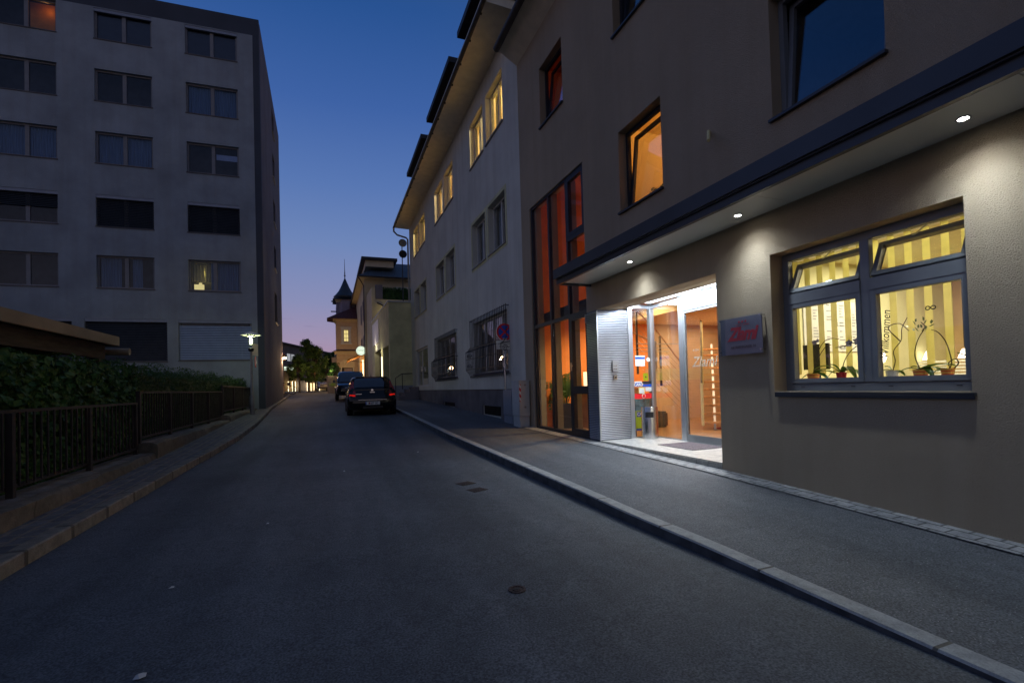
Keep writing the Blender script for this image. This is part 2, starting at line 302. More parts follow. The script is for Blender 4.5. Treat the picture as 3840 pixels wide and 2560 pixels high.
# ------------------------------------------------------------------ mesh builder and object helpers
class MB:
    def __init__(s): s.v=[]; s.f=[]; s.smooth=False
    def q(s,*p):
        n=len(s.v); s.v+= [tuple(x) for x in p]; s.f.append(tuple(range(n,n+len(p)))); return s
    def box(s,x0,x1,y0,y1,z0,z1,m=None):
        n=len(s.v); P=[(x0,y0,z0),(x1,y0,z0),(x1,y1,z0),(x0,y1,z0),(x0,y0,z1),(x1,y0,z1),(x1,y1,z1),(x0,y1,z1)]
        if m: P=[tuple(m(*p)) for p in P]
        s.v+=P
        s.f+=[tuple(n+i for i in f) for f in ((3,2,1,0),(4,5,6,7),(0,1,5,4),(1,2,6,5),(2,3,7,6),(3,0,4,7))]; return s
    def prism(s,poly,a,b,f):
        """poly of 2D points, extruded from a to b; f(p,q,t) gives the 3D point"""
        n=len(s.v); k=len(poly)
        s.v+=[tuple(f(p,q,a)) for p,q in poly]+[tuple(f(p,q,b)) for p,q in poly]
        s.f.append(tuple(range(n+k-1,n-1,-1))); s.f.append(tuple(range(n+k,n+2*k)))
        for i in range(k): s.f.append((n+i,n+(i+1)%k,n+k+(i+1)%k,n+k+i))
        return s
    def tube(s,path,r,n=6,cap=True,closed=False):
        path=[Vector(p) for p in path]; rs=r if isinstance(r,(list,tuple)) else [r]*len(path)
        base=len(s.v); up=None
        for i,p in enumerate(path):
            if i==0: t=path[1]-p
            elif i==len(path)-1: t=p-path[i-1]
            else: t=path[i+1]-path[i-1]
            t=t.normalized() if t.length>1e-9 else Vector((0,0,1))
            if up is None: up=Vector((0,0,1)) if abs(t.z)<.9 else Vector((1,0,0))
            a=t.cross(up).normalized(); b=a.cross(t).normalized(); up=b
            for k in range(n):
                an=2*pi*k/n; s.v.append(tuple(p+(a*cos(an)+b*sin(an))*rs[i]))
        for i in range(len(path)-1):
            for k in range(n):
                a0=base+i*n+k; a1=base+i*n+(k+1)%n; s.f.append((a0,a1,a1+n,a0+n))
        if cap:
            s.f.append(tuple(base+k for k in range(n-1,-1,-1))); e=base+(len(path)-1)*n; s.f.append(tuple(e+k for k in range(n)))
        return s
    def lathe(s,prof,c,n=24,axis=2):
        base=len(s.v)
        for r,z in prof:
            for k in range(n):
                an=2*pi*k/n; p=[r*cos(an),r*sin(an),z]
                if axis==0: p=[z,r*cos(an),r*sin(an)]
                if axis==1: p=[r*cos(an),z,r*sin(an)]
                s.v.append((c[0]+p[0],c[1]+p[1],c[2]+p[2]))
        for i in range(len(prof)-1):
            for k in range(n):
                a0=base+i*n+k; a1=base+i*n+(k+1)%n; s.f.append((a0,a1,a1+n,a0+n))
        if prof[0][0]>1e-4: s.f.append(tuple(base+k for k in range(n)))
        if prof[-1][0]>1e-4: e=base+(len(prof)-1)*n; s.f.append(tuple(e+k for k in range(n)))
        return s
    def loft(s,rings,cap=True):
        base=len(s.v); n=len(rings[0])
        for r in rings: s.v+=[tuple(p) for p in r]
        for i in range(len(rings)-1):
            for k in range(n):
                a0=base+i*n+k; a1=base+i*n+(k+1)%n; s.f.append((a0,a1,a1+n,a0+n))
        if cap:
            s.f.append(tuple(base+k for k in range(n-1,-1,-1))); e=base+(len(rings)-1)*n; s.f.append(tuple(e+k for k in range(n)))
        return s
    def grid(s,rows):
        base=len(s.v); n=len(rows[0])
        for r in rows: s.v+=[tuple(p) for p in r]
        for i in range(len(rows)-1):
            for k in range(n-1):
                a=base+i*n+k; s.f.append((a,a+1,a+n+1,a+n))
        return s
    def wall(s,m,u0,u1,v0,v1,t,holes=()):
        us=sorted({u0,u1,*[h[0] for h in holes],*[h[1] for h in holes]}); us=[u for u in us if u0<=u<=u1]
        vs=sorted({v0,v1,*[h[2] for h in holes],*[h[3] for h in holes]}); vs=[v for v in vs if v0<=v<=v1]
        def solid(i,j):
            if i<0 or j<0 or i>=len(us)-1 or j>=len(vs)-1: return False
            a=(us[i]+us[i+1])/2; b=(vs[j]+vs[j+1])/2
            return not any(h[0]<a<h[1] and h[2]<b<h[3] for h in holes)
        for i in range(len(us)-1):
            for j in range(len(vs)-1):
                if not solid(i,j): continue
                a,b,c,d=us[i],us[i+1],vs[j],vs[j+1]
                s.q(m(a,c,0),m(b,c,0),m(b,d,0),m(a,d,0)); s.q(m(a,c,t),m(a,d,t),m(b,d,t),m(b,c,t))
                if not solid(i-1,j): s.q(m(a,c,0),m(a,d,0),m(a,d,t),m(a,c,t))
                if not solid(i+1,j): s.q(m(b,c,0),m(b,c,t),m(b,d,t),m(b,d,0))
                if not solid(i,j-1): s.q(m(a,c,0),m(a,c,t),m(b,c,t),m(b,c,0))
                if not solid(i,j+1): s.q(m(a,d,0),m(b,d,0),m(b,d,t),m(a,d,t))
        return s
    def build(s,name,mt,parent=None,smooth=False,local=False,bevel=0,recalc=True,solidify=0):
        org=Vector((0,0,0))
        if parent is not None and not local:
            r=parent
            while r.parent: r=r.parent
            org=r.location
        me=bpy.data.meshes.new(name); me.from_pydata([tuple(Vector(p)-org) for p in s.v],[],s.f)
        if recalc or bevel:
            bm=bmesh.new(); bm.from_mesh(me)
            if smooth or bevel: bmesh.ops.remove_doubles(bm,verts=bm.verts,dist=1e-5)
            if recalc: bmesh.ops.recalc_face_normals(bm,faces=bm.faces)
            if bevel: bmesh.ops.bevel(bm,geom=[e for e in bm.edges if len(e.link_faces)==2 and e.calc_face_angle(0)>.6],offset=bevel,segments=2,affect='EDGES',clamp_overlap=True)
            bm.to_mesh(me); bm.free()
        if smooth:
            for p in me.polygons: p.use_smooth=True
            if smooth!='full': me.set_sharp_from_angle(angle=R(42))
        me.materials.append(MATS[mt] if isinstance(mt,str) and mt in MATS else (M[mt] if isinstance(mt,str) else mt))
        o=bpy.data.objects.new(name,me); COL.objects.link(o)
        if parent is not None: o.parent=parent
        return o
    def top(s,name,mt,label,cat,group=None,kind=None,smooth=False,base=None,**k):
        """one-mesh thing with its origin at its base"""
        xs=[p[0] for p in s.v]; ys=[p[1] for p in s.v]; zs=[p[2] for p in s.v]
        b=Vector(base) if base else Vector(((min(xs)+max(xs))/2,(min(ys)+max(ys))/2,min(zs)))
        s.v=[tuple(Vector(p)-b) for p in s.v]
        o=s.build(name,mt,smooth=smooth,**k); o.location=b
        if kind: o['kind']=kind
        if label: o['label']=label
        if cat: o['category']=cat
        if group: o['group']=group
        return o
def thing(name,label,cat,loc=(0,0,0),rot=0,group=None,kind=None):
    o=bpy.data.objects.new(name,None); COL.objects.link(o); o.empty_display_size=.2
    o.location=loc; o.rotation_euler=(0,0,rot); o['label']=label; o['category']=cat
    if group: o['group']=group
    if kind: o['kind']=kind
    return o
def struct(mb,name,mt,**k):
    o=mb.build(name,mt,**k); o['kind']='structure'; return o
def copy_tree(o,parent=None):
    c=o.copy(); COL.objects.link(c); c.parent=parent
    for ch in [x for x in COL.objects if x.parent==o]: copy_tree(ch,c)
    return c
def text(s,size,mt,parent,org,xd,yd,name='lettering',shear=0,bold=0,align='CENTER',sx=1,spacing=1,local=False,ext=.0008):
    cu=bpy.data.curves.new('t','FONT'); cu.body=s; cu.size=size; cu.shear=shear; cu.offset=bold; cu.align_x=align; cu.align_y='CENTER'
    cu.extrude=ext; cu.space_character=spacing; cu.resolution_u=3
    to=bpy.data.objects.new('t',cu); COL.objects.link(to)
    dg=bpy.context.evaluated_depsgraph_get(); me=bpy.data.meshes.new_from_object(to.evaluated_get(dg))
    bpy.data.objects.remove(to); bpy.data.curves.remove(cu)
    xd=Vector(xd); yd=Vector(yd); zd=xd.cross(yd); org=Vector(org)
    if not local:
        r=parent
        while r.parent: r=r.parent
        org=org-r.location
    mtx=Matrix((xd*sx,yd,zd)).transposed().to_4x4(); mtx.translation=org; me.transform(mtx)
    me.materials.clear(); me.materials.append(M[mt]); me.name=name
    o=bpy.data.objects.new(name,me); COL.objects.link(o); o.parent=parent; return o
FX=lambda X0:(lambda u,v,w:(X0+w,u,v))            # facade looking towards -X: u = Y, v = z, w = depth into the house
FXT=((0,-1,0),(0,0,1))                             # lettering axes on such a facade
FY=lambda Y0:(lambda u,v,w:(u,Y0+w,v))            # facade looking towards the camera
FYT=((1,0,0),(0,0,1))
def light(name,kind,loc,energy,col,size=.2,rot=(0,0,0),spot=None,blend=.3,size_y=None,spread=None):
    l=bpy.data.lights.new(name,kind); l.energy=energy; l.color=col
    if kind=='AREA':
        l.size=size
        if size_y: l.shape='RECTANGLE'; l.size_y=size_y
        if spread: l.spread=spread
    else: l.shadow_soft_size=size
    if kind=='SPOT': l.spot_size=spot; l.spot_blend=blend
    o=bpy.data.objects.new(name,l); COL.objects.link(o); o.location=loc; o.rotation_euler=rot; return o
def frame(mb,m,u0,u1,v0,v1,w0,w1,t,mull=(),trans=(),mt_=None):
    mt_=mt_ or t
    mb.box(u0,u0+t,v0,v1,w0,w1,m); mb.box(u1-t,u1,v0,v1,w0,w1,m)
    mb.box(u0+t,u1-t,v0,v0+t,w0,w1,m); mb.box(u0+t,u1-t,v1-t,v1,w0,w1,m)
    for k in mull: mb.box(k-mt_/2,k+mt_/2,v0+t,v1-t,w0,w1,m)
    ks=[u0+t]+[x for k in mull for x in (k-mt_/2,k+mt_/2)]+[u1-t]
    for z in trans:
        for i in range(0,len(ks),2): mb.box(ks[i],ks[i+1],z-mt_/2,z+mt_/2,w0,w1,m)
    return mb
def slatplane(mb,m,u0,u1,v0,v1,w,pitch,th=.004,dep=.03,tilt=.6):
    z=v0+pitch/2
    while z<v1:
        h=pitch*tilt/2
        mb.q(m(u0,z-h,w),m(u1,z-h,w),m(u1,z+h,w+dep),m(u0,z+h,w+dep)); z+=pitch
    return mb
def wavy(mb,m,u0,u1,v0,v1,w,amp=.03,n=None,per=.12):
    n=n or max(8,int((u1-u0)/per*6))
    us=[u0+(u1-u0)*i/n for i in range(n+1)]
    mb.grid([[m(u,v,w+amp*sin(2*pi*(u-u0)/per)+amp*.5*sin(11*u)) for u in us] for v in (v0,v1)]); return mb

# ------------------------------------------------------------------ camera
f_,cy_=1790.85,1412.1
pit,rol,yaw=.0193883,-.0284335,.3667344
fw=Vector((sin(yaw)*cos(pit),cos(yaw)*cos(pit),sin(pit))); rt=Vector((cos(yaw),-sin(yaw),0)); up=rt.cross(fw)
r2=rt*cos(rol)+up*sin(rol); u2=-rt*sin(rol)+up*cos(rol)
cam=bpy.data.cameras.new('camera'); cam.sensor_width=36; cam.lens=f_/3840*36; cam.shift_y=(cy_-1280)/3840
cam.clip_start=.05; cam.clip_end=6000
co=bpy.data.objects.new('camera',cam); COL.objects.link(co)
mw=Matrix((r2,u2,-fw)).transposed().to_4x4(); mw.translation=(0,0,H); co.matrix_world=mw; S.camera=co
S.view_settings.view_transform='Standard'; S.view_settings.look='None'; S.view_settings.gamma=1; S.view_settings.exposure=0
S.cycles.max_bounces=10; S.cycles.diffuse_bounces=4; S.cycles.glossy_bounces=5; S.cycles.transparent_max_bounces=16
S.cycles.sample_clamp_indirect=4; S.cycles.use_denoising=True; S.cycles.caustics_reflective=False; S.cycles.caustics_refractive=False

# ------------------------------------------------------------------ dusk sky: colour by height above the horizon, pink low in the west
w=bpy.data.worlds.new("World"); S.world=w; w.use_nodes=True; nt=w.node_tree; nt.nodes.clear(); L=nt.links.new
tc=N(nt,'ShaderNodeTexCoord'); sx=N(nt,'ShaderNodeSeparateXYZ'); L(tc.outputs['Generated'],sx.inputs[0])
def ramp(stops):
    cr=N(nt,'ShaderNodeValToRGB'); e=cr.color_ramp.elements
    while len(e)<len(stops): e.new(.5)
    for el,(p,c) in zip(e,stops): el.position=p; el.color=(*c,1)
    L(sx.outputs['Z'],cr.inputs[0]); return cr
west=ramp([(0,lin(174,138,156)),(.05,lin(172,140,164)),(.10,lin(160,145,175)),(.17,lin(137,142,182)),(.28,lin(110,134,184)),(.38,lin(88,119,178)),(.50,lin(62,98,164)),(.62,lin(40,82,146)),(.8,lin(42,72,118)),(1,lin(54,72,108))])
east=ramp([(0,lin(156,142,144)),(.15,lin(126,122,136)),(.4,lin(86,98,130)),(.7,lin(68,84,120)),(1,lin(54,72,108))])
dt=N(nt,'ShaderNodeVectorMath'); dt.operation='DOT_PRODUCT'; L(tc.outputs['Generated'],dt.inputs[0]); dt.inputs[1].default_value=(-.42,.907,0)
mr=N(nt,'ShaderNodeMapRange'); mr.interpolation_type='SMOOTHSTEP'; L(dt.outputs['Value'],mr.inputs['Value']); mr.inputs['From Min'].default_value=-.1; mr.inputs['From Max'].default_value=.72
mx=N(nt,'ShaderNodeMixRGB'); L(mr.outputs[0],mx.inputs[0]); L(east.outputs[0],mx.inputs[1]); L(west.outputs[0],mx.inputs[2])
mp=N(nt,'ShaderNodeMapping'); mp.inputs['Scale'].default_value=(7,7,70); L(tc.outputs['Generated'],mp.inputs[0])
cn=N(nt,'ShaderNodeTexNoise'); cn.inputs['Scale'].default_value=1.6; cn.inputs['Detail'].default_value=5; L(mp.outputs[0],cn.inputs['Vector'])
cr=N(nt,'ShaderNodeValToRGB'); cr.color_ramp.elements[0].position=.60; cr.color_ramp.elements[1].position=.70; L(cn.outputs['Fac'],cr.inputs[0])
bd=N(nt,'ShaderNodeMapRange'); L(sx.outputs['Z'],bd.inputs['Value']); bd.inputs['From Min'].default_value=.15; bd.inputs['From Max'].default_value=.10; bd.inputs['To Max'].default_value=.55
cm=N(nt,'ShaderNodeMath'); cm.operation='MULTIPLY'; L(cr.outputs[0],cm.inputs[0]); L(bd.outputs[0],cm.inputs[1])
m2=N(nt,'ShaderNodeMixRGB'); L(cm.outputs[0],m2.inputs[0]); L(mx.outputs[0],m2.inputs[1]); m2.inputs[2].default_value=(*lin(110,98,135),1)
bg=N(nt,'ShaderNodeBackground'); bg.inputs['Strength'].default_value=1.0; L(m2.outputs[0],bg.inputs[0])
wo=N(nt,'ShaderNodeOutputWorld'); L(bg.outputs[0],wo.inputs[0])

# ------------------------------------------------------------------ ground, road, pavements
def strip(ys,cols,zf):
    """rows along the street: cols(y) -> list of X; zf(x,y,i) -> z"""
    mb=MB(); mb.grid([[(x,y,zf(x,y,i)) for i,x in enumerate(cols(y))] for y in ys]); return mb
YS=[-30,-20,-12]+[-8+i*.5 for i in range(0,140)]+[64,70,90]
YG=[-200,-60,-30]+[-10+i*2 for i in range(0,38)]+[90,200,600,1500,3000]
struct(strip(YG,lambda y:[-900,-200,-60,-20,-9,-5,-3.2,-2.2,0,2.4,4.9,7,20,60,200,900],lambda x,y,i:rz(y)-.04 if y<80 else 1.5),'ground','earth')
struct(strip(YS,lambda y:[kerbL(y)+(kerbR(y)-kerbL(y))*k/8 for k in range(9)],lambda x,y,i:rz(y)+.012*(1-((i-4)/4)**2)),'road','road')
YP=[y for y in YS if y<=60]
def kz(y): return rz(y)+kh(y)
# kerbs: top 14 cm wide with a real step
def kerb(name,fx,sgn,mt,h,wd=.14):
    mb=MB(); rows=[]
    for y in YP:
        x=fx(y); z=rz(y)+h(y); rows.append([(x,y,z-.012),(x+sgn*.012,y,z),(x+sgn*wd,y,z),(x+sgn*wd,y,rz(y)-.1)])
    mb.grid(rows); struct(mb,name,mt)
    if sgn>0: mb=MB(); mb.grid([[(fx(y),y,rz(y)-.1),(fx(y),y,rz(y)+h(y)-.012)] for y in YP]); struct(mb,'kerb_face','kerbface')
    else: mb=MB(); mb.grid([[(fx(y),y,rz(y)-.1),(fx(y),y,rz(y)+h(y)-.012)] for y in YP]); struct(mb,'kerb_face_left','kerbold')
YP=[y for y in YP if y<46]
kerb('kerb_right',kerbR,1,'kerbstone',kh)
kerb('kerb_left',kerbL,-1,'kerbold',lambda y:.12,.13)
struct(strip([y for y in YP],lambda y:[kerbR(y)+.14+(4.86-kerbR(y)-.14)*k/4 for k in range(5)],lambda x,y,i:(kz(y)-.006)+(pz(y)-kz(y))*i/4),'pavement_right','pave')
struct(strip([y for y in YP if y<36.1],lambda y:[kerbL(y)-.13,wallL(y)-.12 if y<24 else -3.0],lambda x,y,i:rz(y)+.117),'pavement_left','cobble')
yy=[y for y in YP if -8<=y<=11.5]
struct(strip(yy,lambda y:[4.53,4.80],lambda x,y,i:pz(y)+.004-(4.8-x)*.02),'paver_strip','paver')

# ------------------------------------------------------------------ hotel on the right
hotel=thing('hotel_building','grey-brown rendered hotel with lit entrance, canopy and orange stair window','building',(4.8,4,0))
X0=4.8; m=FX(X0)
W0=(9.0,10.15,7.47,8.88); W1=(5.87,7.0,4.35,5.76); W2=(5.9,7.05,7.48,8.88); W3=(2.76,3.95,4.35,5.76); WO=(2.25,4.06,1.25,2.83); W4=(2.76,3.95,7.48,8.88)
holes=[(4.89,8.27,-.6,2.81),(8.27,10.95,-.6,5.83),W0,W1,W2,W3,WO]
mb=MB().wall(m,-7,11.5,-.5,9.83,.25,holes)
mb.q((5.05,-7,-.5),(16,-7,-.5),(16,-7,9.83),(5.05,-7,9.83)).q((16,-7,-.5),(16,11.5,-.5),(16,11.5,9.83),(16,-7,9.83))
mb.build('wall','hotel',hotel)
mb=MB(); mb.prism([(4.25,10.2),(10.5,13.2),(16.5,10.2)],-7.3,11.5,lambda p,q,t:(p,t,q)); mb.build('roof','roofdark',hotel)
mb=MB(); mb.q((4.8,-7.3,9.83),(4.3,-7.3,10.12),(4.3,11.5,10.12),(4.8,11.5,9.83)).q((4.8,11.5,9.83),(4.3,11.5,10.12),(4.3,11.5,10.3),(4.8,11.5,10.3)); mb.q((4.8,-7.3,9.83),(4.8,11.5,9.83),(4.8,11.5,10.4),(4.8,-7.3,10.4)); mb.build('eave_soffit','b2soff',hotel)
mb=MB(); mb.tube([(4.22,-7.3,10.12),(4.22,11.45,10.12)],.085,10); mb.build('gutter','gutter',hotel,smooth=True)
# recess lintel, side reveal, ceiling
mb=MB(); mb.box(5.051,5.33,4.87,7.885,2.822,3.2); mb.box(4.802,6.1,4.62,4.888,-.3,2.94); mb.build('entrance_lintel','hotel_in',hotel)
mb=MB(); mb.box(5.33,6.1,4.89,7.93,2.96,3.2); mb.build('recess_ceiling','white',hotel)
mb=MB()
for a,b in ((5.0,6.25),(6.35,7.7)): mb.box(5.45,5.9,a,b,2.935,2.958)
mb.build('recess_light_panel','rodwhite',hotel)
light('recess_lamp','AREA',(5.68,6.4,2.92),105,(.78,.88,1),.45,(0,0,0),size_y=2.6)
# step
mb=MB(); mb.box(4.80,6.1,4.892,7.875,.0,.318); mb.build('entrance_step','tile',hotel)
mb=MB(); mb.box(4.785,4.799,4.895,7.87,.0,.304); mb.build('step_riser','tilef',hotel)
# louvred pier
mb=MB(); z=.335; 
while z<2.76:
    for (x0,x1,y0,y1,dx,dy) in ((4.80,4.80,7.885,8.265,-1,0),(4.80,5.47,7.88,7.88,0,-1)):
        pr=[(0,0),(.012,.0),(.020,.007),(.020,.014),(.012,.022),(0,.022)]
        if dx: mb.prism([(a,b) for a,b in pr],y0,y1,lambda p,q,t:(4.80-p,t,z+q))
        else: mb.prism([(a,b) for a,b in pr],x0-.02,x1,lambda p,q,t:(t,7.88-p,z+q))
    z+=.033
lv=mb.build('louvre_cladding','louv',hotel)
mb=MB(); mb.box(4.803,5.475,7.884,8.268,.3,2.809); mb.build('pier_core','louvd',hotel)
mb=MB(); mb.box(4.772,4.80,7.86,7.878,.3,2.79); mb.build('corner_trim','alul',lv)
mb=MB(); mb.box(5.08,5.22,7.835,7.862,1.62,1.83); ic=mb.build('intercom','alul',hotel,bevel=.004)
mb=MB(); [MB().box(5.10+i*.045,5.12+i*.045,7.828,7.835,1.66+j*.06,1.68+j*.06).build('button','steel',ic) for i in range(2) for j in range(2)]
mb=MB(); mb.box(5.10,5.18,7.835,7.862,1.47,1.55); bb=mb.build('key_switch','steel',hotel,bevel=.004)
mb=MB(); mb.lathe([(.018,0),(.018,.012)],(5.14,7.822,1.51),12,1); mb.build('keyhole','black',bb)
# entrance glazing
mb=MB(); G=.305
mb.box(5.475,5.575,7.86,7.925,G,2.955); mb.box(5.99,6.09,7.86,7.96,G,2.955); mb.box(5.575,5.99,7.87,7.92,2.86,2.93); mb.box(5.575,5.99,7.875,7.915,G,G+.03)
mb.box(6.0,6.08,6.93,7.06,G,2.955); mb.box(6.01,6.07,7.06,7.86,2.86,2.93); mb.box(6.01,6.07,7.06,7.86,G,G+.03)
mb.box(5.97,6.10,4.89,6.93,2.80,2.955)
gf=mb.build('entrance_frame','alul',hotel,bevel=.004)
mb=MB(); mb.box(5.975,6.06,4.9,6.92,2.66,2.80); mb.box(6.045,6.075,6.925,7.065,G,2.8); mb.build('door_drive','alu',gf)
mb=MB(); mb.box(5.575,5.99,7.89,7.90,G+.03,2.86); pg=mb.build('side_pane','glass',hotel)
mb=MB(); mb.box(6.035,6.045,7.06,7.86,G+.03,2.86); mb.build('fixed_pane','glassdoor',hotel)
def leaf(a,b,x):
    mb=MB(); frame(mb,FX(x),a,b,G+.01,2.66,0,.035,.045); mb.box(x,x+.035,a+.045,b-.045,G+.055,G+.14); o=mb.build('sliding_door','alu',hotel,bevel=.003)
    mb=MB(); mb.box(x+.013,x+.021,a+.045,b-.045,G+.14,2.615); mb.build('pane','glassdoor',o)
leaf(6.0,6.92,5.985); leaf(5.0,5.99,5.985+.045)
# stickers on the side pane
def stick(a,b,c,d,mt): mb=MB(); mb.box(a,b,7.883,7.888,c,d); return mb.build('sticker',mt,pg)
stick(5.63,5.86,1.72,1.93,'paper'); stick(5.635,5.855,1.86,1.90,'blue').location.y=-.003
stick(5.81,5.92,1.43,1.58,'lime'); stick(5.60,5.77,1.395,1.42,'signwhite'); stick(5.60,5.77,1.32,1.394,'blue')
text('CARD',.078,'signwhite',pg,(5.685,7.879,1.355),*FYT,bold=.002)
stick(5.78,6.0,1.36,1.42,'ink'); stick(5.78,6.0,1.31,1.358,'blue'); stick(5.69,5.83,1.17,1.30,'vblind'); stick(5.71,5.81,1.185,1.275,'paper').location.y=-.003
stick(5.85,5.99,1.22,1.30,'paper'); stick(5.585,5.99,1.08,1.18,'redsq')
mb=MB(); mb.lathe([(.043,0),(.043,.003)],(5.80,7.878,1.13),20,1); mb.build('sticker','signwhite',pg)
mb=MB(); mb.lathe([(.034,0),(.034,.003)],(5.80,7.874,1.13),20,1); mb.build('sticker','redsq',pg)
mb=MB(); mb.lathe([(.042,0),(.042,.003)],(5.94,7.884,1.85),20,1); mb.build('sticker','paper',pg)
text('×',.07,'ink',pg,(5.865,7.881,1.50),*FYT,bold=.002)
# faint writing etched on the sliding doors
text('Zlami',.25,'etched',hotel,(5.978,6.42,1.72),*FXT,shear=.25,bold=.002,name='door_lettering',ext=.0004)
text('★★★',.06,'etched',hotel,(5.978,6.6,1.93),*FXT,name='door_lettering',ext=.0004)
# lobby interior
mb=MB(); X1=12.
mb.q((5.06,4.62,.30),(X1,4.62,.30),(X1,11.3,.30),(5.06,11.3,.30)); mb.build('lobby_floor','wood',hotel)
mb=MB(); mb.q((X1,4.62,.3),(X1,11.3,.3),(X1,11.3,6.3),(X1,4.62,6.3)); mb.build('lobby_end_wall','orange',hotel); mb=MB(); mb.q((5.06,11.3,.3),(8.6,11.3,.3),(8.6,11.3,6.3),(5.06,11.3,6.3)); mb.build('lobby_wall','orange',hotel); MB().q((8.6,11.3,.3),(X1,11.3,.3),(X1,11.3,6.3),(8.6,11.3,6.3)).build('lobby_side_wall','peach',hotel)
mb=MB(); mb.q((6.1,4.62,.3),(X1,4.62,.3),(X1,4.62,3.2),(6.1,4.62,3.2)).box(6.1,X1,4.62,8.3,3.05,3.3); mb.box(7.6,X1,8.3,11.3,3.05,3.3); mb.build('lobby_ceiling','cream',hotel)
mb=MB(); mb.q((5.06,8.26,3.3),(X1,8.26,3.3),(X1,8.26,6.3),(5.06,8.26,6.3)).q((5.06,8.26,6.3),(X1,8.26,6.3),(X1,11.3,6.3),(5.06,11.3,6.3)); mb.build('stairwell_wall','dkorange',hotel)
mb=MB(); mb.box(5.48,5.60,7.93,8.26,.3,3.3); mb.box(5.05,5.48,8.268,8.285,.3,3.3); mb.build('inner_partition','cream',hotel)
light('lobby_lamp','AREA',(8.3,7.0,3.0),38,(1,.76,.50),2.4,size_y=3.2)
light('lobby_lamp_back','AREA',(9.6,9.9,3.0),60,(1,.72,.42),2.5,size_y=1.8)
light('stairwell_lamp','POINT',(8.6,9.9,5.6),16,(1,.62,.34),.15)
light('window_corner_lamp','SPOT',(6.6,9.7,3.6),320,(1,.68,.34),.12,(0,R(-8),0),spot=R(140),blend=.6)
mb=MB(); mb.box(6.2,8.2,8.3,8.5,3.0,3.05); 
# staircase: beech treads rising away from the door, cables beside them
st=thing('staircase','open beech staircase with steel cable railing behind the sliding glass door','stairs',(7.85,8.35,.3),R(-43.5))
for i in range(11):
    mb=MB(); mb.box(-.1,1.5,i*.28,i*.28+.30,.14+i*.18,.185+i*.18); mb.build('tread','tread',st,local=True,bevel=.004)
mb=MB(); mb.prism([(0,.02),(.1,0),(3.1,1.95),(3.1,2.12),(.0,.14)],.1,.15,lambda p,q,t:(t,p,q)); mb.prism([(0,.02),(.1,0),(3.1,1.95),(3.1,2.12),(.0,.14)],1.3,1.35,lambda p,q,t:(t,p,q)); mb.build('stringer','alul',st,local=True)
mb=MB(); mb.tube([(-.12,0,1.05),(-.12,3.0,3.0)],.022,8); mb.tube([(1.52,-.1,1.05),(1.52,3.0,3.0)],.022,8); mb.build('handrail','stem',st,local=True,smooth=True)
for x in (-.12,1.52):
    for y in (0,1.4,2.8):
        mb=MB(); mb.box(x-.03,x+.03,y-.02,y+.02,.1+y*.64,1.05+y*.65); mb.build('baluster_post','vblind',st,local=True)
mb=MB()
for x in (-.12,1.52):
    for k in range(1,7): mb.tube([(x,0,.1+k*.14),(x,2.9,1.98+k*.14)],.004,4)
mb.build('cable','steel',st,local=True)
# upper flight rail seen through the left panes
ur=thing('stair_railing','steel railing with thin cables descending across the orange wall','railing',(7.0,9.6,1.8))
mb=MB(); mb.tube([(6.6,9.6,3.4),(7.07,9.6,3.02),(7.56,9.6,2.6),(8.05,9.6,2.04),(8.4,9.6,1.7)],.02,8); mb.tube([(6.78,9.62,2.62),(7.3,9.62,2.42)],.018,8); mb.build('handrail','tread',ur,smooth=True)
for x,z0,z1 in ((6.93,1.6,3.1),(7.6,1.3,2.52)): mb=MB(); mb.box(x-.02,x+.02,9.59,9.63,z0,z1); mb.build('baluster_post','timber',ur)
mb=MB()
for k in range(1,9): mb.tube([(6.5,9.61,3.42-k*.15),(8.5,9.61,1.62-k*.15)],.004,4)
mb.build('cable','steel',ur)
mb=MB(); mb.tube([(6.7,9.3,2.3),(8.1,9.3,2.3)],.01,6); mb.tube([(6.7,9.3,2.2),(7.6,9.3,2.2)],.008,6); mb.tube([(6.7,9.3,2.12),(7.6,9.3,2.12)],.008,6); mb.box(7.18,7.24,9.28,9.32,1.6,2.36); mb.build('level_rail','alul',ur)
# frosted band with lines behind the glass
mb=MB()
for k in range(12): mb.box(6.7,8.6,9.0,9.01,1.44+k*.022,1.452+k*.022)
mb.top('privacy_screen','vblind','pale striped screen band hanging behind the entrance glass','screen',base=(7.6,9,.31))
# poster stand, sofa, desk, lamp
ps=thing('poster_stand','green and blue poster stand with CARD writing behind the steel bin','poster stand',(6.0,8.2,.3))
mb=MB(); mb.box(5.83,6.21,8.2,8.22,.42,.82); mb.build('poster_lower','posterg',ps)
mb=MB(); mb.box(5.83,6.21,8.2,8.22,.82,1.06); mb.build('poster_picture','posterb',ps)
mb=MB(); mb.box(5.83,6.21,8.195,8.2,.42,.46); mb.box(5.85,6.1,8.193,8.2,.70,.80); mb.build('poster_band','blue',ps)
text('CARD',.09,'signwhite',ps,(5.975,8.19,.75),*FYT,bold=.002)
mb=MB(); mb.box(5.83,5.85,8.22,8.24,.3,1.06); mb.box(6.19,6.21,8.22,8.24,.3,1.06); mb.build('stand_frame','black',ps)
mb=MB(); mb.box(7.0,7.7,9.5,10.0,.3,.68); mb.box(7.0,7.7,9.95,10.1,.68,.95); mb.top('sofa','timber','dark brown sofa glimpsed low behind the stickered glass','sofa',bevel=.04)
mb=MB(); mb.box(6.0,7.6,10.3,10.9,.3,1.25); mb.box(5.95,7.65,10.25,10.95,1.25,1.29); mb.top('reception_desk','tread','brown wooden reception counter behind the tall glazing','desk')
tl=thing('table_lamp','glowing square table lamp on the reception counter','lamp',(6.1,10.5,1.29))
